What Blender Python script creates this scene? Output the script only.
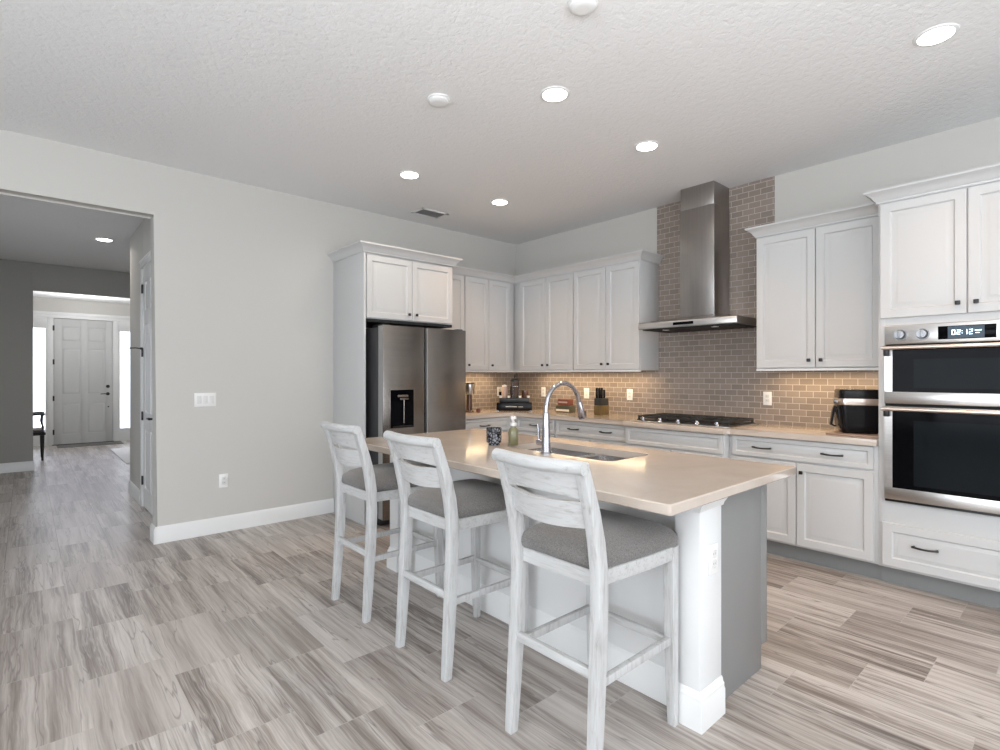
import bpy, bmesh, math, random
from mathutils import Vector, Matrix
random.seed(7)
PI = math.pi
for o in list(bpy.data.objects): bpy.data.objects.remove(o)
scn = bpy.context.scene
C = scn.collection

# ------------------------------------------------------------------ camera
cam_d = bpy.data.cameras.new('camera'); cam = bpy.data.objects.new('camera', cam_d); C.objects.link(cam)
cam.location = (-4.740, -4.994, 1.3485)
cam.rotation_euler = (PI/2, 0, math.radians(-41.78))
cam_d.sensor_width = 36; cam_d.lens = 531.1/1000*36; cam_d.clip_start = .05
scn.camera = cam
# ------------------------------------------------------------------ world, exposure
w = bpy.data.worlds.new('world'); scn.world = w; w.use_nodes = True
w.node_tree.nodes['Background'].inputs[0].default_value = (.75, .85, 1, 1)
w.node_tree.nodes['Background'].inputs[1].default_value = 1.0
scn.view_settings.view_transform = 'Standard'; scn.view_settings.look = 'None'
scn.view_settings.gamma = 1; scn.view_settings.use_curve_mapping = False
scn.view_settings.exposure = 0.0
# ------------------------------------------------------------------ lights
def area(name, loc, rot, sx, sy, power, col, spread=180, shape='RECTANGLE'):
    l = bpy.data.lights.new(name, 'AREA'); l.shape = shape; l.size = sx; l.size_y = sy
    l.energy = power; l.color = col; l.spread = math.radians(spread)
    o = bpy.data.objects.new(name, l); C.objects.link(o); o.location = loc; o.rotation_euler = rot
    return o
COOL = (.86, .93, 1.0)
area('window_daylight', (-4.6, -9.30, 1.35), (PI/2, 0, 0), 6.4, 2.3, 58, COOL)            # sliding doors behind the camera
area('window_daylight', (-8.80, -4.6, 1.45), (PI/2, 0, -PI/2), 5.0, 2.0, 98, COOL)         # west windows
area('ceiling_fill', (-4.9, -5.9, 1.55), (PI, 0, 0), 2.6, 2.6, 178, (.93,.97,1))                # added unseen fill light aimed up to brighten the ceiling
CANS = [(-2.33,-1.155), (-1.295,-1.135), (-2.37,-2.835), (-1.33,-2.80), (-1.373,-4.47)]
for x, y in CANS:
    area('recessed_lamp', (x, y, 3.0), (0,0,0), .13, .13, (4.5 if y < -4 else 8 if y < -2 else 5.5) if x > -2 else 4.5, (1, .64, .38) if x > -2 else (1, .86, .70), 112 if x > -2 else 150, 'DISK')
for x, y in [(-4.6,-6.8), (-6.6,-6.8), (-6.6,-4.2)]:
    area('recessed_lamp', (x, y, 3.0), (0,0,0), .13, .13, 8, (1, .93, .85), 150, 'DISK')
WARM = (1, .74, .43)
area('strip_lamp', (-.92, -.17, 1.372), (0,0,0), .95, .03, 4.2, WARM)
area('strip_lamp', (-.17, -.90, 1.372), (0,0,0), .03, .80, 3.9, WARM)
area('strip_lamp', (-.17, -1.68, 1.372), (0,0,0), .03, .72, 3.0, WARM)
area('strip_lamp', (-.17, -3.62, 1.372), (0,0,0), .03, .78, 3.5, WARM)
area('hall_lamp', (-4.05, 2.75, 2.90), (0,0,0),   .13, .13, 4, (1, .92, .82), 160, 'DISK')
area('hall_daylight', (-6.4, 2.4, 1.4), (PI/2, 0, -PI/2), 2.0, 1.8, 6, COOL)
def point(name, loc, power, col, r=.08):
    l = bpy.data.lights.new(name, 'POINT'); l.energy = power; l.color = col; l.shadow_soft_size = r
    o = bpy.data.objects.new(name, l); C.objects.link(o); o.location = loc
point('foyer_fill', (-3.9, 6.5, 2.3), 11, (.95, .97, 1), .10)  # added unseen light to brighten the foyer and front door
area('foyer_ceiling_fill', (-3.9, 6.9, 2.35), (PI, 0, 0), .8, .8, 30, (1, 1, 1))  # added unseen fill that whitens the foyer ceiling
area('foyer_daylight', (-3.9, 8.15, 1.35), (-PI/2, 0, 0), 1.6, 1.9, 4, (.74, .78, 1), 120)

# ------------------------------------------------------------------ materials
class NT:
    def __init__(s, name):
        s.m = bpy.data.materials.new(name); s.m.use_nodes = True
        s.t = s.m.node_tree; s.b = s.t.nodes['Principled BSDF']
    def n(s, typ, **k):
        nd = s.t.nodes.new(typ)
        for a, v in k.items():
            if a.startswith('i_'):
                key = a[2:]; key = int(key) if key.isdigit() else key.replace('_', ' ')
                s.set(nd.inputs[key], v)
            else: setattr(nd, a, v)
        return nd
    def set(s, inp, v):
        if hasattr(v, 'is_output') : s.t.links.new(v, inp)
        else:
            try: inp.default_value = v
            except Exception: inp.default_value = tuple(v) + (1,)
    def math(s, op, a, b=None, c=None):
        nd = s.t.nodes.new('ShaderNodeMath'); nd.operation = op
        s.set(nd.inputs[0], a)
        if b is not None: s.set(nd.inputs[1], b)
        if c is not None: s.set(nd.inputs[2], c)
        return nd.outputs[0]
    def mix(s, f, a, b, bt='MIX'):
        nd = s.t.nodes.new('ShaderNodeMix'); nd.data_type = 'RGBA'; nd.blend_type = bt
        s.set(nd.inputs[0], f)
        for q, v in ((6, a), (7, b)):
            if isinstance(v, tuple) and len(v) == 3: v = v + (1,)
            s.set(nd.inputs[q], v)
        return nd.outputs[2]
    def ramp(s, f, stops):
        nd = s.t.nodes.new('ShaderNodeValToRGB'); s.set(nd.inputs[0], f)
        e = nd.color_ramp.elements
        while len(e) < len(stops): e.new(.5)
        for q, (p, c) in zip(e, stops):
            q.position = p; q.color = (c if len(c) == 4 else tuple(c) + (1,))
        return nd.outputs[0]
    def bump(s, h, strength=.2, dist=.01):
        nd = s.n('ShaderNodeBump'); nd.inputs['Strength'].default_value = strength
        nd.inputs['Distance'].default_value = dist; s.set(nd.inputs['Height'], h)
        s.set(s.b.inputs['Normal'], nd.outputs[0])
    def obj(s): return s.n('ShaderNodeTexCoord').outputs['Object']
    def pos(s): return s.n('ShaderNodeNewGeometry').outputs['Position']
    def noise(s, vec, scale, detail=2, rough=.5, dist=0):
        nd = s.n('ShaderNodeTexNoise'); s.set(nd.inputs['Vector'], vec)
        nd.inputs['Scale'].default_value = scale; nd.inputs['Detail'].default_value = detail
        nd.inputs['Roughness'].default_value = rough; nd.inputs['Distortion'].default_value = dist
        return nd.outputs['Fac']
    def mapv(s, vec, scale=(1,1,1), loc=(0,0,0)):
        nd = s.n('ShaderNodeMapping'); s.set(nd.inputs['Vector'], vec)
        nd.inputs['Scale'].default_value = scale; nd.inputs['Location'].default_value = loc
        return nd.outputs[0]
def mat(name, col, rough=.5, metal=0, noise=None, bump=None, spec=None, coat=0, trans=0):
    t = NT(name); b = t.b
    b.inputs['Base Color'].default_value = tuple(col) + (1,)
    b.inputs['Roughness'].default_value = rough; b.inputs['Metallic'].default_value = metal
    if spec is not None: b.inputs['Specular IOR Level'].default_value = spec
    if coat: b.inputs['Coat Weight'].default_value = coat
    if trans: b.inputs['Transmission Weight'].default_value = trans
    if noise:   # (scale vec, amount)
        f = t.noise(t.mapv(t.pos(), noise[0]), 1, 3)
        lo = tuple(c*(1-noise[1]) for c in col); hi = tuple(min(1, c*(1+noise[1])) for c in col)
        t.set(b.inputs['Base Color'], t.ramp(f, [(.3, lo), (.7, hi)]))
    if bump: t.bump(t.noise(t.pos(), bump[0], 3, .6), bump[1], bump[2])
    return t.m
M = {}
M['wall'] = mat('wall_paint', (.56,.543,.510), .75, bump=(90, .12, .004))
M['shadedwall'] = mat('shaded_wall_paint', (.36,.35,.325), .75, bump=(90, .12, .004))  # wall paint darkened so its colour carries the far wall's shade
def ceil_mat():
    t = NT('ceiling_texture'); t.b.inputs['Base Color'].default_value = (.80,.80,.80,1); t.b.inputs['Roughness'].default_value = .8
    p = t.pos(); a = t.noise(p, 26, 4, .6, .4); b = t.noise(p, 70, 2)
    h = t.math('ADD', t.math('SMOOTH_MIN', a, .55, .1), t.math('MULTIPLY', b, .25))
    t.bump(h, .55, .012); return t.m
M['ceiling'] = ceil_mat()
M['trim'] = mat('trim_white_paint', (.76,.76,.75), .35)
M['kneewall'] = mat('knee_wall_paint', (.72,.72,.715), .55)
M['cab'] = mat('cabinet_paint', (.56,.56,.555), .38)
M['cabside'] = mat('island_shaded_grey', (.235,.232,.226), .42)  # cabinet grey darkened to hold the shade on the end panels
M['black'] = mat('black_metal', (.012,.012,.013), .35)
M['blackplastic'] = mat('black_plastic', (.006,.006,.007), .20, spec=.22)
M['grate'] = mat('cast_iron', (.018,.017,.016), .55)
M['dark'] = mat('dark_gap', (.02,.02,.02), .7)
M['chrome'] = mat('chrome', (.42,.415,.44), .17, 1)
M['knobmetal'] = mat('oven_knob_metal', (.30,.30,.31), .34, 1)
M['steel'] = mat('brushed_steel', (.62,.60,.58), .28, 1, noise=((3,3,160), .06))
M['champagne'] = mat('satin_handle_metal', (.70,.60,.53), .28, 1)
M['hood'] = mat('hood_steel', (.36,.34,.325), .3, 1, noise=((60,60,2), .05))
M['fridge'] = mat('dark_stainless', (.27,.245,.225), .27, 1, noise=((2,2,90), .05))
M['fridgeside'] = mat('fridge_side_steel', (.045,.045,.047), .45)
M['fridgeedge'] = mat('fridge_door_edge', (.42,.42,.42), .35, .7)
M['glassblack'] = mat('oven_glass', (.003,.003,.004), .07, spec=.05)
M['plate'] = mat('plate_plastic', (.82,.81,.79), .4)
M['plate2'] = mat('plate_insert', (.70,.69,.67), .4)
M['blackwood'] = mat('black_painted_wood', (.012,.011,.010), .3)
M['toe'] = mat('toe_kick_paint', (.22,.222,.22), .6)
M['frontdoor'] = mat('front_door_paint', (.55,.55,.54), .4)
def floor_mat():
    t = NT('floor_tile'); sx = t.n('ShaderNodeSeparateXYZ'); t.set(sx.inputs[0], t.pos())
    X, Y = sx.outputs[0], sx.outputs[1]
    u = t.math('DIVIDE', t.math('ADD', X, 3.935+.305*40), .305); row = t.math('FLOOR', u); fu = t.math('FRACT', u)
    v = t.math('ADD', t.math('DIVIDE', t.math('ADD', Y, 3.06+.615*60), .615), t.math('MULTIPLY', t.math('SUBTRACT', row, 40), 1/3))
    colm = t.math('FLOOR', v); fv = t.math('FRACT', v)
    cb = t.n('ShaderNodeCombineXYZ'); t.set(cb.inputs[0], row); t.set(cb.inputs[1], colm)
    wn = t.n('ShaderNodeTexWhiteNoise'); wn.noise_dimensions = '2D'; t.set(wn.inputs['Vector'], cb.outputs[0])
    R = wn.outputs['Value']; sc = t.n('ShaderNodeSeparateColor'); t.set(sc.inputs[0], wn.outputs['Color'])
    R2 = sc.outputs[1]; R3 = sc.outputs[2]
    cv = t.n('ShaderNodeCombineXYZ')
    wob = t.math('MULTIPLY', t.noise(t.mapv(t.pos(), (6, 2.2, 1)), 1, 3, .6), .035)
    t.set(cv.inputs[0], t.math('ADD', X, wob)); t.set(cv.inputs[1], Y); t.set(cv.inputs[2], t.math('MULTIPLY', R, 37))
    P = cv.outputs[0]
    band = t.noise(t.mapv(P, (13, .7, 1)), 1, 2, .5, .2)
    fine = t.noise(t.mapv(P, (58, 1.5, 1)), 1, 3, .6, .1)
    hair = t.noise(t.mapv(P, (150, 3.0, 1)), 1, 3, .7, .1)
    speck = t.noise(t.mapv(P, (220, 40, 1)), 1, 2)
    amp = t.math('ADD', .75, t.math('MULTIPLY', R3, .95))
    m = t.math('ADD', t.math('ADD', t.math('MULTIPLY', band, .42), t.math('MULTIPLY', fine, .36)), t.math('MULTIPLY', hair, .22))
    m = t.math('ADD', t.math('MULTIPLY', t.math('SUBTRACT', m, .5), amp), .5)
    m = t.math('ADD', m, t.math('MULTIPLY', t.math('SUBTRACT', R2, .45), .10))
    base = t.ramp(m, [(.33, (.135,.110,.095)), (.44, (.285,.246,.218)), (.52, (.425,.382,.348)), (.64, (.59,.548,.512))])
    ridge = t.math('ABSOLUTE', t.math('SUBTRACT', t.noise(t.mapv(P, (20, 1.0, 1)), 1, 3, .6, .3), .5))
    vein = t.ramp(ridge, [(0, (1,1,1)), (.025, (0,0,0))])
    base = t.mix(t.math('MULTIPLY', vein, t.math('MULTIPLY', R3, .6)), base, (.62,.59,.56))
    ridge2 = t.math('ABSOLUTE', t.math('SUBTRACT', t.noise(t.mapv(P, (12, .8, 3)), 1, 3, .55, .15), .47))
    vein2 = t.ramp(ridge2, [(0, (1,1,1)), (.012, (0,0,0))])
    base = t.mix(t.math('MULTIPLY', vein2, .6), base, (.11,.09,.08))
    base = t.mix(t.math('MULTIPLY', speck, .12), base, (.15,.13,.12))
    base = t.mix(t.math('MULTIPLY', R, .18), base, (.30,.25,.225))
    e1 = t.math('MULTIPLY', t.math('MINIMUM', fu, t.math('SUBTRACT', 1, fu)), .305)
    e2 = t.math('MULTIPLY', t.math('MINIMUM', fv, t.math('SUBTRACT', 1, fv)), .615)
    e = t.math('MINIMUM', e1, e2)
    g = t.math('LESS_THAN', e, .0013)
    # grout: pale in the kitchen tiles, dark along the hall's joints
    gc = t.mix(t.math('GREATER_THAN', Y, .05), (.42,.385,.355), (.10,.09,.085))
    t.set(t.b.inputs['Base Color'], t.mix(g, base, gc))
    t.set(t.b.inputs['Roughness'], t.math('ADD', t.math('MULTIPLY', fine, .16), .30))
    t.bump(t.math('SUBTRACT', t.math('MULTIPLY', fine, .15), g), .25, .002)
    return t.m
M['floor'] = floor_mat()
def brick_mat(name, ax):
    t = NT(name); sx = t.n('ShaderNodeSeparateXYZ'); t.set(sx.inputs[0], t.pos())
    cb = t.n('ShaderNodeCombineXYZ'); t.set(cb.inputs[0], sx.outputs[ax]); t.set(cb.inputs[1], t.math('ADD', sx.outputs[2], .0123))
    br = t.n('ShaderNodeTexBrick'); t.set(br.inputs['Vector'], cb.outputs[0]); br.offset = .5
    for k, v in (('Scale', 1), ('Mortar Size', .0021), ('Mortar Smooth', .1), ('Bias', 0), ('Brick Width', .1025), ('Row Height', .0512)):
        br.inputs[k].default_value = v
    br.inputs['Color1'].default_value = (.215,.175,.150,1); br.inputs['Color2'].default_value = (.290,.240,.205,1)
    br.inputs['Mortar'].default_value = (.52,.46,.41,1)
    c = t.mix(t.math('MULTIPLY', t.noise(t.mapv(t.pos(), (6,6,30)), 1, 2), .45), br.outputs['Color'], (.30,.25,.22), 'MIX')
    c = t.mix(br.outputs['Fac'], c, (.50,.44,.39))
    t.set(t.b.inputs['Base Color'], c)
    t.set(t.b.inputs['Roughness'], t.math('ADD', t.math('MULTIPLY', br.outputs['Fac'], .5), .16))
    h = t.math('ADD', t.math('MULTIPLY', br.outputs['Fac'], -1), t.math('MULTIPLY', t.noise(t.pos(), 25, 1), .5))
    t.bump(h, .35, .0015)
    return t.m
M['brickA'] = brick_mat('subway_tile_north', 0); M['brickB'] = brick_mat('subway_tile_east', 1)
def quartz():
    t = NT('quartz'); n = t.noise(t.pos(), 3, 5, .6, .6); s = t.noise(t.pos(), 180, 2)
    c = t.ramp(n, [(.35, (.50,.425,.360)), (.65, (.56,.485,.42))])
    c = t.mix(t.math('MULTIPLY', t.ramp(s, [(.62, (0,0,0)), (.7, (1,1,1))]), .35), c, (.55,.46,.39))
    t.set(t.b.inputs['Base Color'], c); t.b.inputs['Roughness'].default_value = .10
    t.b.inputs['Specular IOR Level'].default_value = .55; return t.m
M['quartz'] = quartz()
def washed():
    t = NT('whitewashed_wood'); p = t.pos()
    n = t.noise(t.mapv(p, (70, 70, 7)), 1, 4, .65, .6); n2 = t.noise(p, 9, 2)
    m = t.math('ADD', t.math('MULTIPLY', n, .8), t.math('MULTIPLY', n2, .2))
    c = t.ramp(m, [(.27, (.27,.255,.235)), (.38, (.42,.41,.40)), (.52, (.52,.52,.515))])
    t.set(t.b.inputs['Base Color'], c); t.b.inputs['Roughness'].default_value = .5
    t.bump(n, .25, .002); return t.m
M['washed'] = washed()
def washed_h():
    t = NT('whitewashed_wood_slat'); p = t.pos()
    n = t.noise(t.mapv(p, (70, 7, 70)), 1, 4, .65, .6)
    c = t.ramp(n, [(.25, (.28,.265,.245)), (.36, (.44,.435,.425)), (.52, (.53,.53,.525))])
    t.set(t.b.inputs['Base Color'], c); t.b.inputs['Roughness'].default_value = .5
    t.bump(n, .25, .002); return t.m
M['washedh'] = washed_h()
def linen():
    t = NT('grey_linen'); p = t.obj()
    a = t.noise(t.mapv(p, (700, 160, 160)), 1, 2); b = t.noise(t.mapv(p, (160, 700, 160)), 1, 2)
    m = t.math('MULTIPLY', t.math('ADD', a, b), .5)
    c = t.ramp(m, [(.38, (.095,.088,.083)), (.62, (.20,.188,.178))])
    t.set(t.b.inputs['Base Color'], c); t.b.inputs['Roughness'].default_value = .9
    t.b.inputs['Sheen Weight'].default_value = .25; t.bump(m, .4, .002); return t.m
M['linen'] = linen()
def emis(name, col, s):
    t = NT(name); t.b.inputs['Base Color'].default_value = tuple(col)+(1,)
    t.b.inputs['Emission Color'].default_value = tuple(col)+(1,); t.b.inputs['Emission Strength'].default_value = s
    return t.m
M['lamp'] = emis('lamp_lens', (1,.97,.92), 16)
M['sky'] = emis('daylit_frosted_glass', (.86,.92,1), 2.2)
M['digits'] = emis('display_digits', (.75,.9,1), 2.2)
M['screen'] = emis('display_screen', (.03,.05,.07), .6)
M['glass'] = mat('clear_glass', (.9,.95,.95), .05, trans=1)
M['amber'] = mat('brown_glass', (.10,.05,.03), .1)
M['walnut'] = mat('walnut_wood', (.16,.09,.05), .45, noise=((20,20,4), .3))
M['board'] = mat('cutting_board_wood', (.33,.22,.16), .4, noise=((40,4,40), .25))
M['knifeblock'] = mat('knife_block_wood', (.13,.085,.03), .4, noise=((60,60,6), .3))
M['white'] = mat('white_plastic', (.85,.84,.82), .35)
M['red'] = mat('red_painted_tin', (.17,.055,.038), .45)
M['olive'] = mat('olive_painted_tin', (.075,.075,.05), .4)
M['cream'] = mat('cream_paint', (.75,.68,.55), .5)
M['pink'] = mat('pale_pink_ceramic', (.50,.37,.32), .4)
M['greenbottle'] = mat('olive_soap_glass', (.20,.19,.10), .12, coat=.5)
M['mosaic'] = None
def mosaic():
    t = NT('patterned_glass'); v = t.n('ShaderNodeTexVoronoi'); v.feature = 'DISTANCE_TO_EDGE'
    t.set(v.inputs['Vector'], t.pos()); v.inputs['Scale'].default_value = 55
    c = t.ramp(v.outputs['Distance'], [(.08, (.01,.01,.012)), (.2, (.30,.31,.34))])
    t.set(t.b.inputs['Base Color'], c); t.b.inputs['Roughness'].default_value = .12; t.b.inputs['Metallic'].default_value = .5
    return t.m
M['mosaic'] = mosaic()
M['mat'] = mat('entry_mat_fibre', (.14,.13,.125), .95, bump=(200, .4, .004))
M['sunlight_patch'] = mat('sun_patch_white', (.80,.80,.82), .95, bump=(150, .4, .004))  # pale colour painted in place of sunlight on the foyer floor

# ------------------------------------------------------------------ mesh helpers
ORG = {}
class MB:
    def __init__(s): s.bm = bmesh.new()
    def box(s, x0, x1, y0, y1, z0, z1, bev=0, seg=2):
        x0, x1 = sorted((x0, x1)); y0, y1 = sorted((y0, y1)); z0, z1 = sorted((z0, z1))
        v = [s.bm.verts.new(p) for p in ((x0,y0,z0),(x1,y0,z0),(x1,y1,z0),(x0,y1,z0),(x0,y0,z1),(x1,y0,z1),(x1,y1,z1),(x0,y1,z1))]
        f = [s.bm.faces.new([v[i] for i in q]) for q in ((3,2,1,0),(4,5,6,7),(0,1,5,4),(1,2,6,5),(2,3,7,6),(3,0,4,7))]
        if bev:
            ed = list({e for q in f for e in q.edges})
            bmesh.ops.bevel(s.bm, geom=ed, offset=bev, segments=seg, affect='EDGES', profile=.5)
        return s
    def cyl(s, p0, p1, r0, r1=None, seg=20, caps=True):
        r1 = r0 if r1 is None else r1
        p0, p1 = Vector(p0), Vector(p1); d = (p1-p0).normalized()
        a = d.orthogonal().normalized(); b = d.cross(a)
        R = []
        for p, r in ((p0, r0), (p1, r1)):
            R.append([s.bm.verts.new(p + a*math.cos(2*PI*i/seg)*r + b*math.sin(2*PI*i/seg)*r) for i in range(seg)])
        for i in range(seg):
            j = (i+1) % seg; s.bm.faces.new((R[0][i], R[0][j], R[1][j], R[1][i]))
        if caps: s.bm.faces.new(R[0][::-1]); s.bm.faces.new(R[1])
        return s
    def lathe(s, c, prof, seg=28):
        cx, cy, cz = c; R = []
        for r, z in prof:
            R.append([s.bm.verts.new((cx+math.cos(2*PI*i/seg)*r, cy+math.sin(2*PI*i/seg)*r, cz+z)) for i in range(seg)])
        for k in range(len(R)-1):
            for i in range(seg):
                j = (i+1) % seg; s.bm.faces.new((R[k][i], R[k][j], R[k+1][j], R[k+1][i]))
        s.bm.faces.new(R[0][::-1]); s.bm.faces.new(R[-1]); return s
    def tube(s, pts, rad, seg=14):
        pts = [Vector(p) for p in pts]; n = len(pts); R = []
        rad = rad if isinstance(rad, (list, tuple)) else [rad]*n
        up = None
        for i, p in enumerate(pts):
            d = (pts[min(i+1, n-1)]-pts[max(i-1, 0)]).normalized()
            a = d.orthogonal().normalized() if up is None else (up-d*up.dot(d)).normalized()
            up = a; b = d.cross(a)
            R.append([s.bm.verts.new(p + a*math.cos(2*PI*k/seg)*rad[i] + b*math.sin(2*PI*k/seg)*rad[i]) for k in range(seg)])
        for i in range(n-1):
            for k in range(seg):
                j = (k+1) % seg; s.bm.faces.new((R[i][k], R[i][j], R[i+1][j], R[i+1][k]))
        s.bm.faces.new(R[0][::-1]); s.bm.faces.new(R[-1]); return s
    def sections(s, secs):
        """loft a list of equal-length closed loops of points"""
        R = [[s.bm.verts.new(p) for p in q] for q in secs]; m = len(R[0])
        for k in range(len(R)-1):
            for i in range(m):
                j = (i+1) % m; s.bm.faces.new((R[k][i], R[k][j], R[k+1][j], R[k+1][i]))
        s.bm.faces.new(R[0][::-1]); s.bm.faces.new(R[-1]); return s
    def prism(s, pts, z0, z1, bev=0):
        a = [s.bm.verts.new((x, y, z0)) for x, y in pts]; b = [s.bm.verts.new((x, y, z1)) for x, y in pts]
        f = [s.bm.faces.new(a[::-1]), s.bm.faces.new(b)]
        for i in range(len(pts)):
            j = (i+1) % len(pts); f.append(s.bm.faces.new((a[i], a[j], b[j], b[i])))
        if bev:
            bmesh.ops.bevel(s.bm, geom=list({e for q in f for e in q.edges}), offset=bev, segments=2, affect='EDGES', profile=.5)
        return s
    def bbox(s):
        vs = [v.co for v in s.bm.verts]
        return [min(v[i] for v in vs) for i in range(3)], [max(v[i] for v in vs) for i in range(3)]
    def build(s, name, m, parent=None, local=False, smooth=35):
        bmesh.ops.recalc_face_normals(s.bm, faces=s.bm.faces)
        loc = Vector((0,0,0))
        if parent is None:
            if not local:
                a, b = s.bbox(); loc = Vector(((a[0]+b[0])/2, (a[1]+b[1])/2, a[2]))
        elif not local: loc = ORG[parent.name]
        if loc.length: bmesh.ops.translate(s.bm, verts=s.bm.verts, vec=-loc)
        me = bpy.data.meshes.new(name); s.bm.to_mesh(me); s.bm.free()
        if smooth:
            for p in me.polygons: p.use_smooth = True
            me.set_sharp_from_angle(angle=math.radians(smooth))
        me.materials.append(M[m]); o = bpy.data.objects.new(name, me); C.objects.link(o)
        if parent is None: o.location = loc
        else: o.parent = parent
        ORG[o.name] = loc
        return o
def tag(o, label=None, cat=None, group=None, kind=None):
    if label: o['label'] = label
    if cat: o['category'] = cat
    if group: o['group'] = group
    if kind: o['kind'] = kind
    return o
def thing(name, loc, label, cat, group=None, rz=0):
    o = bpy.data.objects.new(name, None); C.objects.link(o); o.location = loc; o.rotation_euler[2] = rz
    o.empty_display_size = .1; ORG[o.name] = Vector(loc); return tag(o, label, cat, group)
def struct(mb, name, m, label, parent=None, smooth=35):
    o = mb.build(name, m, parent, smooth=smooth); tag(o, label, kind='structure'); return o
def copy_tree(o, parent=None):
    c = o.copy(); C.objects.link(c)
    if parent: c.parent = parent
    for ch in [q for q in bpy.data.objects if q.parent == o]: copy_tree(ch, c)
    return c
# wall frames: u along the wall, d out from it, z up
def PA(u, d, z): return (u, -d, z)
def PB(u, d, z): return (-d, u, z)
def PI_(u, d, z): return (-2.60+d, u, z)
def bx(mb, P, u0, u1, d0, d1, z0, z1, bev=0):
    a = P(u0, d0, z0); b = P(u1, d1, z1); return mb.box(a[0], b[0], a[1], b[1], a[2], b[2], bev)
def panel(mb, P, u0, u1, z0, z1, d0, rings):
    u0, u1 = sorted((u0, u1)); R = []
    for ins, h in rings:
        R.append([P(u0+ins, d0+h, z0+ins), P(u1-ins, d0+h, z0+ins), P(u1-ins, d0+h, z1-ins), P(u0+ins, d0+h, z1-ins)])
    return mb.sections(R)
DOOR = [(0,0), (0,.017), (.003,.020), (.052,.020), (.055,.015), (.060,.009), (.070,.009), (.094,.0175), (.098,.0180)]
DRAW = [(0,0), (0,.017), (.003,.020), (.030,.020), (.033,.015), (.037,.010), (.043,.010), (.056,.0175), (.058,.018)]
def knob(P, u, d, z, parent):
    m = MB(); a, b, c = P(u, d, z), P(u, d+.014, z), P(u, d+.028, z)
    m.cyl(a, b, .005, seg=10); bx(m, P, u-.0125, u+.0125, d+.013, d+.027, z-.0125, z+.0125, .004)
    return m.build('knob', 'black', parent)
def pull(P, u, d, z, parent, L=.135):
    m = MB(); pts = []
    for k in range(11):
        q = k/10; pts.append(P(u+(q-.5)*L, d+.020+.010*math.sin(q*PI), z-.004*math.sin(q*PI)))
    m.tube(pts, [.0055+.0015*abs(k/5-1) for k in range(11)], 10)
    for sgn in (-1, 1): m.cyl(P(u+sgn*L*.44, d, z), P(u+sgn*L*.44, d+.022, z), .006, seg=10)
    return m.build('drawer_pull', 'black', parent)
def crown(mb, P, u0, u1, d, z, ret0=None, ret1=None, h=.078, out=.068):
    """crown moulding run along the front at depth d with mitred returns to depth ret0/ret1 at its ends"""
    prof = [(0,0), (.010,0), (.012,.012), (.020,.018), (.028,.034), (.046,.054), (out-.006,.062), (out,.066), (out,h), (0,h)]
    path = []
    if ret0 is not None: path.append(('e0', u0, ret0))
    path += [('c', u0, d), ('c', u1, d)]
    if ret1 is not None: path.append(('e1', u1, ret1))
    secs = []; s0 = -1 if u0 < u1 else 1
    for kind, u, dd in path:
        loop = []
        for o, hh in prof:
            if kind == 'e0': loop.append(P(u+s0*o, dd, z+hh))
            elif kind == 'e1': loop.append(P(u-s0*o, dd, z+hh))
            else:
                du = 0
                if u == u0 and ret0 is not None: du = s0*o
                if u == u1 and ret1 is not None: du = -s0*o
                loop.append(P(u+du, dd+o, z+hh))
        secs.append(loop)
    return mb.sections(secs)

M['ventgrey'] = mat('vent_grey_metal', (.22,.22,.22), .5)
# ================================================================== SETTING
H = 3.035
struct(MB().box(-9, 0, -9.5, 8.3, -.1, 0), 'floor', 'floor', 'wood-look stone tile floor with streaked grey brown veins')
m = MB(); m.box(-9, .12, -9.5, .15, H, H+.1); m.box(-6.6, -2.5, .15, 5.12, 2.94, 3.1); m.box(-5.7, -2.5, 5.12, 8.4, 2.81, 3.1)
struct(m, 'ceiling', 'ceiling', 'white knockdown textured ceiling')
m = MB(); prof = [(-9,0), (-7.2,0), (-7.2,2.64), (-3.965,2.64), (-3.965,0), (.12,0), (.12,H+.05), (-9,H+.05)]
A_ = [m.bm.verts.new((x, 0, z)) for x, z in prof]; B_ = [m.bm.verts.new((x, .15, z)) for x, z in prof]
m.bm.faces.new(A_); m.bm.faces.new(B_[::-1])
for i in range(8): m.bm.faces.new((A_[i], B_[i], B_[(i+1) % 8], A_[(i+1) % 8]))
ed = [e for e in m.bm.edges if all(-7.3 < v.co.x < -3.9 and v.co.z < 2.7 for v in e.verts) and abs(e.verts[0].co.y-e.verts[1].co.y) < .01 and abs(e.verts[0].co.x+7.2) < 4 and not (e.verts[0].co.z == 0 and e.verts[1].co.z == 0)]
bmesh.ops.bevel(m.bm, geom=ed, offset=.014, segments=3, affect='EDGES', profile=.5)
struct(m, 'wall_north', 'wall', 'pale greige wall with the wide hall opening')
struct(MB().box(0, .12, -9.5, 0, 0, H+.05), 'wall_east', 'wall', 'pale greige wall behind the range hood')
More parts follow.
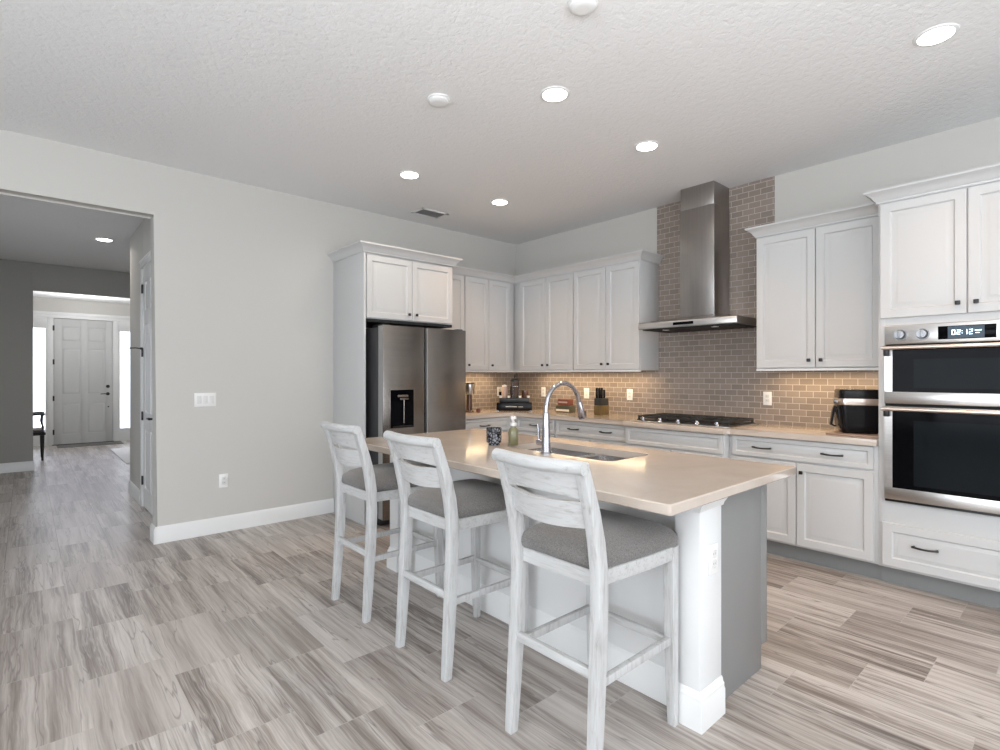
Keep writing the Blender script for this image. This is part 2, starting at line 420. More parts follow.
# window walls behind the camera
m = MB(); m.box(-9, -8.1, -9.5, -9.4, 0, H); m.box(-1.1, 0, -9.5, -9.4, 0, H); m.box(-8.1, -1.1, -9.5, -9.4, 2.55, H)
struct(m, 'wall_south', 'wall', 'greige wall around the sliding glass doors behind the viewer')
m = MB(); m.box(-9, -8.9, -9.4, -7.2, 0, H); m.box(-9, -8.9, -2, .15, 0, H); m.box(-9, -8.9, -7.2, -2, 0, .4); m.box(-9, -8.9, -7.2, -2, 2.5, H)
struct(m, 'wall_west', 'wall', 'greige wall around the west windows')
m = MB(); m.box(-8.1, -1.1, -9.46, -9.44, 0, 2.55); pane = struct(m, 'window_1', 'sky', 'bright sliding glass doors behind the viewer')
m = MB()
for x in (-8.1, -6.35, -4.6, -2.85, -1.17): m.box(x, x+.07, -9.44, -9.39, 0, 2.55)
m.box(-8.1, -1.1, -9.44, -9.39, 2.48, 2.55); m.box(-8.1, -1.1, -9.44, -9.39, 0, .07); m.build('window_frame', 'trim', pane)
m = MB(); m.box(-8.97, -8.95, -7.2, -2, .4, 2.5); pane = struct(m, 'window_2', 'sky', 'bright windows on the west wall')
m = MB()
for y in (-7.2, -5.47, -3.73, -2.07): m.box(-8.95, -8.9, y, y+.07, .4, 2.5)
m.box(-8.95, -8.9, -7.2, -2, 2.43, 2.5); m.box(-8.95, -8.9, -7.2, -2, .4, .47); m.build('window_frame', 'trim', pane)
# hall shell
HX = -3.84
DY0, DY1, DZ = .755, 1.52, 2.44      # closet door opening
m = MB()
m.box(HX, HX+.12, .15, DY0, 0, 2.94); m.box(HX, HX+.12, DY1, 2.43, 0, 2.94, .008); m.box(HX, HX+.12, DY0-.01, DY1+.01, DZ, 2.94)
m.box(HX+.02, -2.5, 2.31, 2.43, 0, 2.94); m.box(HX, HX+.02, .15, .152, 0, 2.94)
struct(m, 'wall_hall_right', 'wall', 'greige hall wall around the closet door')
m = MB(); m.box(-6.6, -4.66, 5.0, 5.12, 0, 2.94, .008); m.box(-4.67, -2.5, 5.0, 5.12, 2.55, 2.94, .006)
struct(m, 'wall_hall_far', 'shadedwall', 'shaded grey wall with the foyer opening')
m = MB(); m.box(-6.7, -6.6, .15, 5.12, 0, 2.94); m.box(-2.6, -2.5, 2.43, 8.4, 0, 2.94); m.box(-5.7, -5.6, 5.12, 8.4, 0, 2.94)
struct(m, 'wall_hall_left', 'wall', 'greige side walls of the hall and foyer')
DF = 8.3
m = MB(); m.box(-5.7, -4.72, DF, DF+.12, 0, 2.9); m.box(-3.03, -2.5, DF, DF+.12, 0, 2.9); m.box(-4.72, -3.03, DF, DF+.12, 2.50, 2.9)
m.box(-4.72, -3.03, DF+.10, DF+.12, 0, 2.5)
struct(m, 'wall_foyer', 'wall', 'greige wall above the front door')
def base(name, P, runs, label, h=.135):
    m = MB()
    for u0, u1, d in runs:
        prof = [(0,0), (.016,0), (.016,h-.035), (.013,h-.028), (.013,h-.016), (.006,h-.006), (.004,h), (0,h)]
        m.sections([[P(u, d+o, z) for o, z in prof] for u in (u0, u1)])
    return struct(m, name, 'trim', label)
base('baseboard_north', PA, [(-3.972, -2.48, 0)], 'tall white baseboard under the light switch wall')
m = MB(); P = lambda u, d, z: (-3.965-d, u, z)
m.sections([[P(u, o, z) for o, z in [(0,0),(.016,0),(.016,.10),(.013,.107),(.013,.119),(.006,.129),(.004,.135),(0,.135)]] for u in (-.016, .16)])
struct(m, 'baseboard_opening', 'trim', 'white baseboard return inside the hall opening')
PH = lambda u, d, z: (HX-d, u, z)
base('baseboard_hall_right', PH, [(DY1+.09, 2.43, 0)], 'white baseboard on the hall wall past the closet door')
base('baseboard_hall_far', lambda u, d, z: (u, 5.0-d, z), [(-6.6, -4.645, 0)], 'white baseboard on the shaded hall wall')
base('baseboard_foyer', lambda u, d, z: (u, DF-d, z), [(-5.6, -4.78, 0), (-2.98, -2.6, 0)], 'white baseboard beside the front door')
base('baseboard_east', PB, [(-9.4, -4.95, 0)], 'white baseboard right of the ovens')
# six panel door builder
def panel_door(P, u0, u1, d0, rows, name, m_, parent=None, z1=2.43, st=.115, th=.035):
    """slab with recessed panels; rows = list of (z0, z1)"""
    mb = MB(); mid = (u0+u1)/2; s = .05
    bx(mb, P, u0, u1, d0, d0+th-.012, .01, z1)
    cols = [(u0+st, mid-s), (mid+s, u1-st)]
    for a, b in ((u0, u0+st), (mid-s, mid+s), (u1-st, u1)): bx(mb, P, a, b, d0+.02, d0+th, .01, z1, .002)
    zs = [.01] + [z for r in rows for z in r] + [z1]
    for i in range(0, len(zs), 2):
        for a, b in cols: bx(mb, P, a-.001, b+.001, d0+.02, d0+th, zs[i], zs[i+1])
    for r in rows:
        for a, b in cols:
            panel(mb, P, a+.012, b-.012, r[0]+.012, r[1]-.012, d0+th-.013, [(0,0), (.022,.010), (.028,.010)])
    return mb
ROWS = [(.20,.80), (.97,1.86), (2.00,2.29)]
PD = lambda u, d, z: (u, DF+.02-d, z)
fd = panel_door(PD, -4.335, -3.42, 0, ROWS, 'd', 'x').build('door_1', 'frontdoor'); tag(fd, 'light grey six-panel front door at the end of the foyer', kind='structure')
m = MB(); m.cyl(PD(-3.50,.03,1.12), PD(-3.50,.055,1.12), .032, seg=20).build('deadbolt', 'black', fd)
m = MB(); m.cyl(PD(-3.50,.03,.97), PD(-3.50,.05,.97), .032, seg=20); m.cyl(PD(-3.50,.05,.97), PD(-3.50,.075,.97), .01, seg=10); m.tube([PD(-3.50,.07,.97), PD(-3.56,.07,.972), PD(-3.62,.068,.968)], [.011,.009,.007]).build('door_handle', 'black', fd)
m = MB(); m.cyl(PD(-3.49,.03,.71), PD(-3.49,.045,.71), .014, seg=14).build('door_chime', 'black', fd)
for z in (.25, .90, 1.60, 2.25):
    m = MB(); bx(m, PD, -4.352, -4.325, .02, .045, z-.05, z+.05, .003); m.build('hinge', 'black', fd)
# front door frame, casing and sidelights
m = MB(); P = lambda u, d, z: (u, DF-d, z)
bx(m, P, -4.80, -2.95, 0, .02, 2.50, 2.56, .004); bx(m, P, -4.80, -4.715, 0, .02, 0, 2.5, .004); bx(m, P, -3.03, -2.95, 0, .02, 0, 2.5, .004)
bx(m, P, -4.72, -3.03, -.06, .012, 2.445, 2.51); bx(m, P, -4.43, -4.34, -.06, .012, 0, 2.45, .003); bx(m, P, -3.415, -3.33, -.06, .012, 0, 2.45, .003)
for a, b in ((-4.72, -4.43), (-3.33, -3.03)):
    bx(m, P, a, b, -.06, .0, 0, .26, .003); bx(m, P, a, b, -.06, 0, 2.24, 2.45, .003)
    bx(m, P, a, a+.035, -.05, 0, .26, 2.24); bx(m, P, b-.03, b, -.05, 0, .26, 2.24)
struct(m, 'trim_1', 'trim', 'white frame and casing around the front door and sidelights')
for n, a, b, lab in ((3, -4.685, -4.46, 'tall bright frosted sidelight left of the front door'), (4, -3.295, -3.06, 'tall bright frosted sidelight right of the front door')):
    struct(MB().box(a-.01, b+.01, DF+.03, DF+.036, .25, 2.25), 'window_%d' % n, 'sky', lab)
struct(MB().box(-4.36, -3.40, DF-.03, DF+.04, 0, .012), 'trim_2', 'black', 'dark threshold under the front door')
# closet door in the hall
PC = lambda u, d, z: (HX+.035-d, u, z)
cd = panel_door(PC, DY0+.015, DY1-.015, 0, ROWS, 'd', 'x', st=.10).build('door_2', 'trim'); tag(cd, 'white six-panel closet door on the right hall wall', kind='structure')
for z in (.27, .93, 1.58, 2.23):
    m = MB(); bx(m, PC, DY1-.028, DY1+.012, .03, .050, z-.045, z+.045, .003); m.build('hinge', 'black', cd)
m = MB(); m.tube([PC(DY1-.01,.05,1.62), PC(DY1-.01,.10,1.625), PC(DY1+.02,.16,1.62)], .006); m.cyl(PC(DY1-.01,.04,1.62), PC(DY1-.01,.06,1.62), .012); m.build('hinge_door_stop', 'black', cd)
m = MB(); m.cyl(PC(DY0+.08,.03,.94), PC(DY0+.08,.045,.94), .032, seg=20); m.cyl(PC(DY0+.08,.04,.94), PC(DY0+.08,.085,.94), .010, seg=10)
m.tube([PC(DY0+.08,.08,.94), PC(DY0+.14,.082,.942), PC(DY0+.20,.08,.936)], [.012,.010,.008]); m.build('door_handle', 'black', cd)
m = MB(); P = PH
for a, b in ((DY1, DY1+.075), (DY0-.075, DY0)):
    bx(m, P, a, b, 0, .014, 0, DZ+.075, .004); 
bx(m, P, DY0-.075, DY1+.075, 0, .018, DZ, DZ+.075, .004); bx(m, P, DY0-.09, DY1+.09, 0, .026, DZ+.06, DZ+.08, .004)
for a, b in ((DY1-.016, DY1), (DY0, DY0+.016)): bx(m, P, a, b, -.11, .004, 0, DZ)
bx(m, P, DY0, DY1, -.11, .004, DZ-.012, DZ)
struct(m, 'trim_3', 'trim', 'white casing around the hall closet door')
# backsplash tile
m = MB(); q = [(-.008,.93), (-4.058,.93), (-4.058,1.40), (-3.1865,1.40), (-3.1865,H-.001), (-2.065,H-.001), (-2.065,1.40), (-.008,1.40)]
m.sections([[(x, y, z) for y, z in q] for x in (0, -.008)])
struct(m, 'trim_4', 'brickB', 'brown glass subway tile wall behind the cooktop and hood', smooth=0)
struct(MB().box(-1.47, -.008, -.008, 0, .93, 1.40), 'trim_5', 'brickA', 'brown subway tile backsplash beside the refrigerator', smooth=0)

# ================================================================== CABINETS
def cabinet(name, P, label, u0, u1, D, z0, z1, fronts, cat='cabinet', group=None, toe=False, bodybox=True, lightrail=False, z00=None):
    """fronts: (kind, ua, ub, za, zb, hardware list of ('k'/'p', u, z))"""
    c = P((u0+u1)/2, D/2, z00 if z00 is not None else (0 if toe else z0)); t = thing(name, c, label, cat, group)
    if bodybox:
        m = MB(); bx(m, P, u0, u1, .009, D, z0, z1, .0015); m.build('body', 'cab', t)
    if toe:
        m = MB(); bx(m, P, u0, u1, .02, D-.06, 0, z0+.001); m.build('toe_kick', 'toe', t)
    if lightrail:
        m = MB(); bx(m, P, u0, u1, D-.018, D+.012, z0-.014, z0+.004, .003); m.build('light_rail', 'trim', t)
    for kind, ua, ub, za, zb, hw in fronts:
        m = MB(); panel(m, P, ua, ub, za, zb, D, DOOR if kind == 'door' else DRAW)
        f = m.build('door' if kind == 'door' else 'drawer', 'cab', t)
        for hk, u, z in hw: (knob if hk == 'k' else pull)(P, u, D+.019, z, f)
    return t
g = .0025
KZ = 1.46
UZ0, UZ1 = 1.395, 2.455
# --- uppers, north wall
cabinet('upper_cabinet', PA, 'narrow single-door upper cabinet tucked behind the refrigerator cabinet', -1.475, -1.112, .33, UZ0, UZ1,
        [('door', -1.47, -1.117, UZ0+.01, UZ1-.01, [('k', -1.43, KZ)])], group='upper cabinets', lightrail=True)
cabinet('upper_cabinet', PA, 'two-door upper cabinet above the coffee corner, right of the refrigerator', -1.110, -.352, .33, UZ0, UZ1,
        [('door', -1.103, -.764, UZ0+.01, UZ1-.01, [('k', -1.063, KZ)]), ('door', -.758, -.425, UZ0+.01, UZ1-.01, [('k', -.72, KZ)])], group='upper cabinets', lightrail=True)
# --- uppers, east wall
cabinet('upper_cabinet', PB, 'two-door upper cabinet in the room corner above the small red box', -.012, -1.257, .33, UZ0, UZ1,
        [('door', -.437, -.853, UZ0+.01, UZ1-.01, [('k', -.815, KZ)]), ('door', -.859, -1.252, UZ0+.01, UZ1-.01, [('k', -.897, KZ)])], group='upper cabinets', lightrail=True)
cabinet('upper_cabinet', PB, 'two-door upper cabinet directly left of the range hood', -1.259, -2.085, .33, UZ0, UZ1,
        [('door', -1.264, -1.685, UZ0+.01, UZ1-.01, [('k', -1.647, KZ)]), ('door', -1.691, -2.082, UZ0+.01, UZ1-.01, [('k', -1.729, KZ)])], group='upper cabinets', lightrail=True)
cabinet('upper_cabinet', PB, 'two-door upper cabinet between the range hood and the ovens', -3.175, -4.055, .33, UZ0, UZ1,
        [('door', -3.180, -3.605, UZ0+.01, UZ1-.01, [('k', -3.567, KZ)]), ('door', -3.611, -4.020, UZ0+.01, UZ1-.01, [('k', -3.649, KZ)])], group='upper cabinets', lightrail=True)
# crowns
m = MB()
prof = [(0,0), (.010,0), (.012,.012), (.020,.018), (.028,.034), (.046,.054), (.062,.062), (.068,.066), (.068,.078), (0,.078)]
z = UZ1
secs = [[(-1.475, -.33-o, z+h) for o, h in prof], [(-.33-o, -.33-o, z+h) for o, h in prof],
        [(-.33-o, -2.085-o, z+h) for o, h in prof], [(-.009, -2.085-o, z+h) for o, h in prof]]
m.sections(secs)
tag(m.build('crown_moulding', 'cab'), 'long L-shaped grey crown moulding over the corner upper cabinets', 'moulding')
m = MB(); crown(m, PB, -3.175, -4.055, .33, UZ1, ret0=.009)
tag(m.build('crown_moulding', 'cab'), 'short grey crown moulding on the upper cabinet right of the hood', 'moulding')
# --- refrigerator surround
t = thing('refrigerator_cabinet', (-1.98, -.32, 0), 'tall grey cabinet surround enclosing the refrigerator, two short doors on top', 'cabinet')
m = MB(); m.box(-2.478, -2.458, -.63, -.001, 0, 2.455, .001); m.build('side_panel', 'cab', t)
m = MB(); m.box(-2.457, -1.478, -.61, -.001, 1.862, 2.455); m.build('body', 'cab', t)
m = MB(); m.box(-2.457, -1.478, -.605, -.001, 1.835, 1.8615); m.build('shadow_board', 'dark', t)
for a, b, k in ((-2.446, -1.972, -2.01), (-1.966, -1.490, -1.928)):
    m = MB(); panel(m, PA, a, b, 1.868, 2.44, .61, DOOR); f = m.build('door', 'cab', t); knob(PA, k, .629, 1.925, f)
m = MB(); crown(m, PA, -2.478, -1.478, .63, 2.455, ret0=.001, ret1=.40); m.build('crown_moulding', 'cab', t)
# --- base cabinets
BZ0, BZ1 = .115, .885
def base_cab(P, label, u0, u1, D, drawer, hw, doors, extra=None):
    lo, hi = min(u0, u1), max(u0, u1)
    fr = [('drawer', drawer[0], drawer[1], .730, .880, hw)]
    for a, b, ks in doors: fr.append(('door', a, b, .130, .715, [('k', k, .655) for k in ks]))
    return cabinet('base_cabinet', P, label, u0, u1, D, BZ0, BZ1, fr, toe=True, group='base cabinets')
base_cab(PA, 'base cabinet between the refrigerator and the corner, under the coffee tray', -1.440, -.601, .60, (-1.43, -.68), [('p', -1.06, .805)], [(-1.43, -1.06, [-1.10]), (-1.054, -.68, [-1.02])])
base_cab(PB, 'narrow base cabinet with one-pull drawer, in the corner behind the faucet', -.62, -1.238, .60, (-.66, -1.232), [('p', -.95, .805)], [(-.66, -.945, [-.91]), (-.951, -1.232, [-.985])])
base_cab(PB, 'base cabinet with long two-pull drawer left of the cooktop', -1.241, -2.149, .60, (-1.250, -2.140), [('p', -1.50, .805), ('p', -1.90, .805)], [(-1.250, -1.692, [-1.655]), (-1.698, -2.140, [-1.735])])
base_cab(PB, 'slightly projecting base cabinet under the cooktop with a plain false drawer', -2.152, -3.072, .665, (-2.165, -3.058), [], [(-2.165, -2.608, [-2.57]), (-2.614, -3.058, [-2.65])])
base_cab(PB, 'base cabinet with two-pull drawer and two doors beside the ovens', -3.075, -4.058, .60, (-3.105, -4.035), [('p', -3.335, .805), ('p', -3.80, .805)], [(-3.105, -3.565, [-3.53]), (-3.571, -4.035, [-3.605])])
# --- tall oven cabinet
OY0, OY1 = -4.06, -4.93
t = thing('oven_cabinet', (-.3, -4.5, 0), 'tall grey cabinet housing the double wall ovens with doors above and drawer below', 'cabinet')
m = MB()
bx(m, PB, OY0, -4.095, .001, .61, .115, 2.455, .001); bx(m, PB, -4.865, OY1, .001, .61, .115, 2.455, .001)
bx(m, PB, -4.095, -4.865, .001, .61, 1.664, 2.455); bx(m, PB, -4.095, -4.865, .001, .61, .115, .54); bx(m, PB, -4.095, -4.865, .001, .03, .54, 1.664)
m.build('body', 'cab', t)
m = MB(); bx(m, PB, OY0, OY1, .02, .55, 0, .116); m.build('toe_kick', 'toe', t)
for a, b, k in ((-4.072, -4.495, -4.457), (-4.501, -4.92, -4.539)):
    m = MB(); panel(m, PB, a, b, 1.712, 2.445, .61, DOOR); f = m.build('door', 'cab', t); knob(PB, k, .629, 1.775, f)
m = MB(); panel(m, PB, -4.082, -4.90, .130, .405, .61, DOOR[:4]+[(.056,.0165),(.060,.0125),(.068,.0125),(.082,.018),(.084,.018)]); f = m.build('drawer', 'cab', t)
pull(PB, -4.305, .629, .285, f, .13); pull(PB, -4.72, .629, .285, f, .15)
m = MB(); crown(m, PB, OY0, OY1, .61, 2.455, ret0=.40); m.build('crown_moulding', 'cab', t)
# --- countertop (one continuous worktop)
m = MB()
pts = [(-1.445,-.009), (-.009,-.009), (-.009,-4.058), (-.645,-4.058), (-.645,-3.10), (-.665,-3.082), (-.712,-3.078), (-.712,-2.150), (-.665,-2.146), (-.645,-2.128), (-.645,-.645), (-1.445,-.645)]
m.prism(pts, .888, .930, .003)
tag(m.build('perimeter_countertop', 'quartz'), 'L-shaped beige quartz countertop along the tiled walls', 'countertop')

# ================================================================== DOUBLE OVEN
t = thing('double_wall_oven', (-.35, -4.48, .545), 'stainless steel double wall oven with black glass doors and clock display', 'oven')
a, b = -4.100, -4.860
m = MB(); bx(m, PB, a+.003, b-.003, .04, .60, .545, 1.66); m.build('chassis', 'dark', t)
m = MB(); bx(m, PB, a, b, .60, .640, 1.542, 1.661, .003); cp = m.build('control_panel', 'steel', t)
m = MB(); bx(m, PB, -4.366, -4.625, .640, .643, 1.562, 1.641, .001); m.build('display', 'glassblack', cp)
m = MB(); bx(m, PB, -4.412, -4.575, .6431, .644, 1.566, 1.637); m.build('display_screen', 'screen', cp)
for y in (-4.182, -4.292):
    m = MB(); m.cyl(PB(y,.640,1.600), PB(y,.650,1.600), .035, .033, 28); m.cyl(PB(y,.656,1.600), PB(y,.684,1.600), .026, .024, 28)
    bx(m, PB, y-.005, y+.005, .682, .691, 1.578, 1.622, .002); kn = m.build('control_knob', 'knobmetal', cp)
    m = MB(); m.cyl(PB(y,.649,1.600), PB(y,.657,1.600), .030, .030, 28); m.build('knob_dark_ring', 'black', kn)  # black ring between the knob and its base
# digits 02:12 as seven-segment strokes
def seg7(mb, u, z, h, ch):
    wd = h*.55; s = .0035
    on = {'0':'abcdef', '2':'abged', '1':'bc'}[ch]
    A = {'a':(u, u-wd, z+h-s, z+h), 'd':(u, u-wd, z, z+s), 'g':(u, u-wd, z+h/2-s/2, z+h/2+s/2),
         'f':(u, u-s, z+h/2, z+h), 'e':(u, u-s, z, z+h/2), 'b':(u-wd+s, u-wd, z+h/2, z+h), 'c':(u-wd+s, u-wd, z, z+h/2)}
    for c in on: q = A[c]; bx(mb, PB, q[0], q[1], .6441, .6448, q[2], q[3])
for u, ch in ((-4.430,'0'), (-4.453,'2'), (-4.484,'1'), (-4.508,'2')):
    m = MB(); seg7(m, u, 1.587, .029, ch); m.build('clock_digit', 'digits', cp)
m = MB()
for z in (1.593, 1.606): bx(m, PB, -4.475, -4.479, .6441, .6448, z, z+.004)
m.build('clock_colon', 'digits', cp)
m = MB(); bx(m, PB, -4.533, -4.563, .6441, .6448, 1.606, 1.611); bx(m, PB, -4.536, -4.553, .6441, .6448, 1.592, 1.596); m.build('display_marks', 'digits', cp)
m = MB()
for k in range(4): bx(m, PB, -4.66, -4.80, .6401, .6406, 1.565+.022*k, 1.569+.022*k)
m.build('panel_marks', 'plate2', cp)
def oven_door(z0, z1, win):
    D = .605
    m = MB(); fr = .045
    bx(m, PB, a, a-.042, D, D+.045, z0+.0745, z1-.0215); bx(m, PB, b+.042, b, D, D+.045, z0+.0745, z1-.0215)
    bx(m, PB, a, b, D, D+.045, z0, z0+.075, .004); bx(m, PB, a, b, D, D+.045, z1-.022, z1, .004)
    d = m.build('oven_door', 'steel', t)
    m = MB(); bx(m, PB, a-.041, b+.041, D, D+.043, z0+.074, z1-.021); m.build('door_glass', 'glassblack', d)
    m = MB(); bx(m, PB, a-.15, b+.13, D+.0432, D+.0436, z0+.10, z1-.085); m.build('inner_window', 'innerwin', d)
    m = MB(); zz = z1-.014
    m.tube([PB(a+.002, D+.100, zz), PB(b-.002, D+.100, zz)], .0125, 16)
    m.build('door_handle', 'champagne', d)
    for y in (a-.018, b+.018):
        m = MB(); bx(m, PB, y-.014, y+.014, D+.04, D+.092, zz-.050, zz+.004, .004); m.build('handle_bracket', 'black', d)
M['innerwin'] = mat('oven_inner_window', (.009,.011,.013), .10, spec=.05)
oven_door(1.168, 1.532, None); oven_door(.562, 1.150, None)
m = MB(); bx(m, PB, a, b, .60, .635, .546, .558, .001); m.build('vent_strip', 'black', t)

# ================================================================== REFRIGERATOR
t = thing('refrigerator', (-1.93, -.42, 0), 'dark stainless side-by-side refrigerator with black water dispenser', 'refrigerator')
RX0, RX1 = -2.398, -1.474
m = MB(); m.box(RX0+.004, RX1-.004, -.735, -.03, .03, 1.775, .004); m.build('body', 'fridgeside', t)
m = MB(); m.box(RX0+.02, RX1-.02, -.74, -.60, 0, .06); m.build('base_grille', 'black', t)
DX = -1.962
dl = MB().box(RX0, DX-.004, -.83, -.742, .065, 1.79, .006).build('door', 'fridge', t)
dr = MB().box(DX+.030, RX1, -.83, -.742, .065, 1.79, .006).build('door', 'fridge', t)
MB().box(RX0-.0008, RX0+.003, -.822, -.748, .07, 1.785).build('door_edge', 'fridgeedge', dl)
MB().box(DX-.004, DX+.030, -.80, -.742, .07, 1.785).build('handle_recess', 'black', t)
MB().box(DX+.024, DX+.034, -.832, -.80, .30, 1.785, .002).build('handle_edge', 'fridgeedge', dr)
for x in (RX0+.05, RX1-.05): MB().box(x-.035, x+.035, -.80, -.60, 1.776, 1.802, .006).build('hinge_cover', 'black', t)
dz0, dz1, dx0, dx1 = .875, 1.215, -2.325, -2.085
m = MB(); m.box(dx0-.008, dx1+.008, -.8335, -.829, dz0-.008, dz1+.008, .002); dp = m.build('dispenser', 'fridge', dl)
MB().box(dx0, dx1, -.8350, -.8334, dz0, dz1).build('dispenser_niche', 'glassblack', dp)
MB().box(dx0+.07, dx1-.06, -.8362, -.835, dz1-.065, dz1-.045).build('dispenser_display', 'fridge', dp)
m = MB(); m.cyl((dx0+.13, -.848, dz0+.04), (dx0+.13, -.848, dz1-.09), .006); m.box(dx0+.085, dx0+.175, -.853, -.835, dz1-.09, dz1-.075, .003); m.build('dispenser_lever', 'fridge', dp)
MB().box(dx0+.02, dx1-.02, -.860, -.835, dz0+.006, dz0+.016, .002).build('drip_tray', 'black', dp)

# ================================================================== RANGE HOOD
t = thing('range_hood', (-.25, -2.63, 1.765), 'stainless chimney range hood mounted on the tiled wall', 'range hood')
m = MB()
def ring(x, y0, y1, z): return [(-.009, y0, z), (-x, y0, z), (-x, y1, z), (-.009, y1, z)]
m.sections([ring(.50, -2.172, -3.092, 1.768), ring(.50, -2.172, -3.092, 1.824), ring(.497, -2.175, -3.089, 1.828), ring(.31, -2.46, -2.82, 1.868), ring(.30, -2.478, -2.804, 1.873)])
cn = m.build('canopy', 'hood', t)
m = MB(); m.box(-.5035, -.4995, -3.090, -2.174, 1.770, 1.822, .001); m.build('front_strip', 'steel', cn)
m = MB(); m.box(-.5055, -.5034, -2.72, -2.53, 1.785, 1.810); m.build('touch_control', 'glassblack', cn)
m = MB(); m.box(-.47, -.04, -3.06, -2.20, 1.760, 1.769, .002)
for k in range(14): m.box(-.46, -.05, -3.04+.06*k, -3.01+.06*k, 1.757, 1.761)
m.build('grease_filter', 'dark', cn)
for y in (-2.40, -2.86):
    m = MB(); m.cyl((-.40, y, 1.754), (-.40, y, 1.762), .03); m.build('hood_lamp', 'plate2', cn)
m = MB(); m.box(-.300, -.009, -2.804, -2.480, 1.87, 2.835, .004); m.build('lower_chimney', 'hood', t)
m = MB(); m.box(-.296, -.009, -2.800, -2.484, 2.83, H-.001, .004); m.build('upper_chimney', 'hood', t)

# ================================================================== COOKTOP
t = thing('gas_cooktop', (-.36, -2.64, .93), 'black five-knob gas cooktop with cast iron grates under the hood', 'cooktop')
m = MB(); m.box(-.645, -.10, -3.10, -2.185, .9305, .940, .003); tr = m.build('tray', 'steel', t)
m = MB(); m.box(-.585, -.12, -3.07, -2.215, .9395, .948, .002); m.build('burner_plate', 'black', t)
for cx, cy in ((-.46,-2.38), (-.23,-2.38), (-.35,-2.64), (-.46,-2.90), (-.23,-2.90)):
    m = MB(); m.lathe((cx, cy, .947), [(.046,0), (.046,.008), (.034,.010), (.034,.016), (.030,.019)], 20); m.build('burner', 'grate', t)
for y0, y1 in ((-3.065,-2.785), (-2.780,-2.500), (-2.495,-2.215)):
    m = MB()
    for x in (-.565, -.130): m.box(x-.006, x+.006, y0, y1, .963, .982, .002)
    for y in (y0+.006, y1-.006, (y0+y1)/2): m.box(-.565, -.13, y-.006, y+.006, .963, .982, .002)
    for x in (-.42, -.35, -.27): m.box(x-.006, x+.006, y0+.03, y1-.03, .968, .984, .002)
    for x in (-.560, -.135):
        for y in (y0+.008, y1-.008): m.box(x-.007, x+.007, y-.007, y+.007, .9475, .966)
    m.build('grate', 'grate', t)
for y in (-2.30, -2.47, -2.64, -2.81, -2.98):
    m = MB(); m.lathe((-.612, y, .9395), [(.021,0), (.021,.006), (.018,.010), (.016,.030), (.013,.033)], 20); m.build('control_knob', 'chrome', t)

# ================================================================== ISLAND
IX0, IX1, IY0, IY1 = -3.137, -2.010, -4.053, -1.650
SX0, SX1, SY0, SY1 = -2.565, -2.190, -3.385, -2.600
t = thing('kitchen_island', (-2.5, -2.85, 0), 'kitchen island with white knee wall on the stool side and grey cabinets behind', 'kitchen island')
m = MB(); m.box(-2.775, -2.66, -3.894, -1.806, 0, .872); m.build('knee_wall', 'kneewall', t)
for y0, y1 in ((-3.998, -3.895), (-1.805, -1.702)):
    m = MB(); m.box(-2.835, -2.660, y0, y1, 0, .872, .002); po = m.build('post', 'kneewall', t)
    m = MB()
    pr = [(0,0), (.016,0), (.016,.100), (.012,.108), (.012,.122), (.007,.128), (.006,.138), (.002,.146), (0,.146)]
    yy0, yy1 = y0, y1
    def lp(cx, cy, sx, sy): return [(cx+sx*o, cy+sy*o, z) for o, z in pr]
    m.sections([lp(-2.660, yy0, 0, -1), lp(-2.835, yy0, -1, -1), lp(-2.835, yy1, -1, 1), lp(-2.660, yy1, 0, 1)])
    m.build('post_baseboard', 'trim', po)
    m = MB(); cr = [(0,-.05), (.006,-.046), (.010,-.034), (.024,-.014), (.028,0), (0,0)]
    def lq(cx, cy, sx, sy): return [(cx+sx*o, cy+sy*o, .876+z) for o, z in cr]
    m.sections([lq(-2.655, yy0, 0, -1), lq(-2.835, yy0, -1, -1), lq(-2.835, yy1, -1, 1), lq(-2.655, yy1, 0, 1)])
    m.build('post_capital', 'trim', po)
m = MB(); m.sections([[(-2.775-o, y, z) for o, z in [(0,0),(.016,0),(.016,.100),(.012,.108),(.012,.122),(.006,.132),(.002,.142),(0,.142)]] for y in (-3.894, -1.806)]); m.build('knee_wall_baseboard', 'trim', t)
# hollow cabinet carcass so the sink bowls hang free inside
m = MB(); m.box(-2.659, -2.215, -3.972, -3.950, .0, .872, .001); m.box(-2.215, -2.150, -3.972, -3.950, .105, .872, .001); m.build('end_panel', 'cabside', t)
m = MB(); m.box(-2.659, -2.215, -1.750, -1.728, 0, .872, .001); m.box(-2.215, -2.150, -1.750, -1.728, .105, .872, .001); m.build('end_panel', 'cabside', t)
m = MB(); m.box(-2.655, -2.150, -3.95, -1.75, .105, .125); m.box(-2.655, -2.64, -3.95, -1.75, .125, .872); m.box(-2.168, -2.150, -3.95, -1.75, .125, .872)
m.box(-2.64, -2.168, -3.45, -3.43, .125, .872); m.box(-2.64, -2.168, -2.56, -2.54, .125, .872); m.build('body', 'cab', t)
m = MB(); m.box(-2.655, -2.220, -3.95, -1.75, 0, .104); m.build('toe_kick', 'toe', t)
PJ = lambda u, d, z: (-2.150+d, u, z)
for k, (a_, b_) in enumerate(((-3.945,-3.51), (-3.505,-3.07), (-3.065,-2.63), (-2.625,-2.19), (-2.185,-1.755))):
    m = MB(); panel(m, PJ, a_, b_, .130, .715, 0, DOOR); f = m.build('door', 'cab', t); knob(PJ, (a_+.04 if k % 2 else b_-.04), .019, .655, f)
    m = MB(); panel(m, PJ, a_, b_, .730, .865, 0, DRAW); f = m.build('drawer', 'cab', t); pull(PJ, (a_+b_)/2, .019, .795, f)
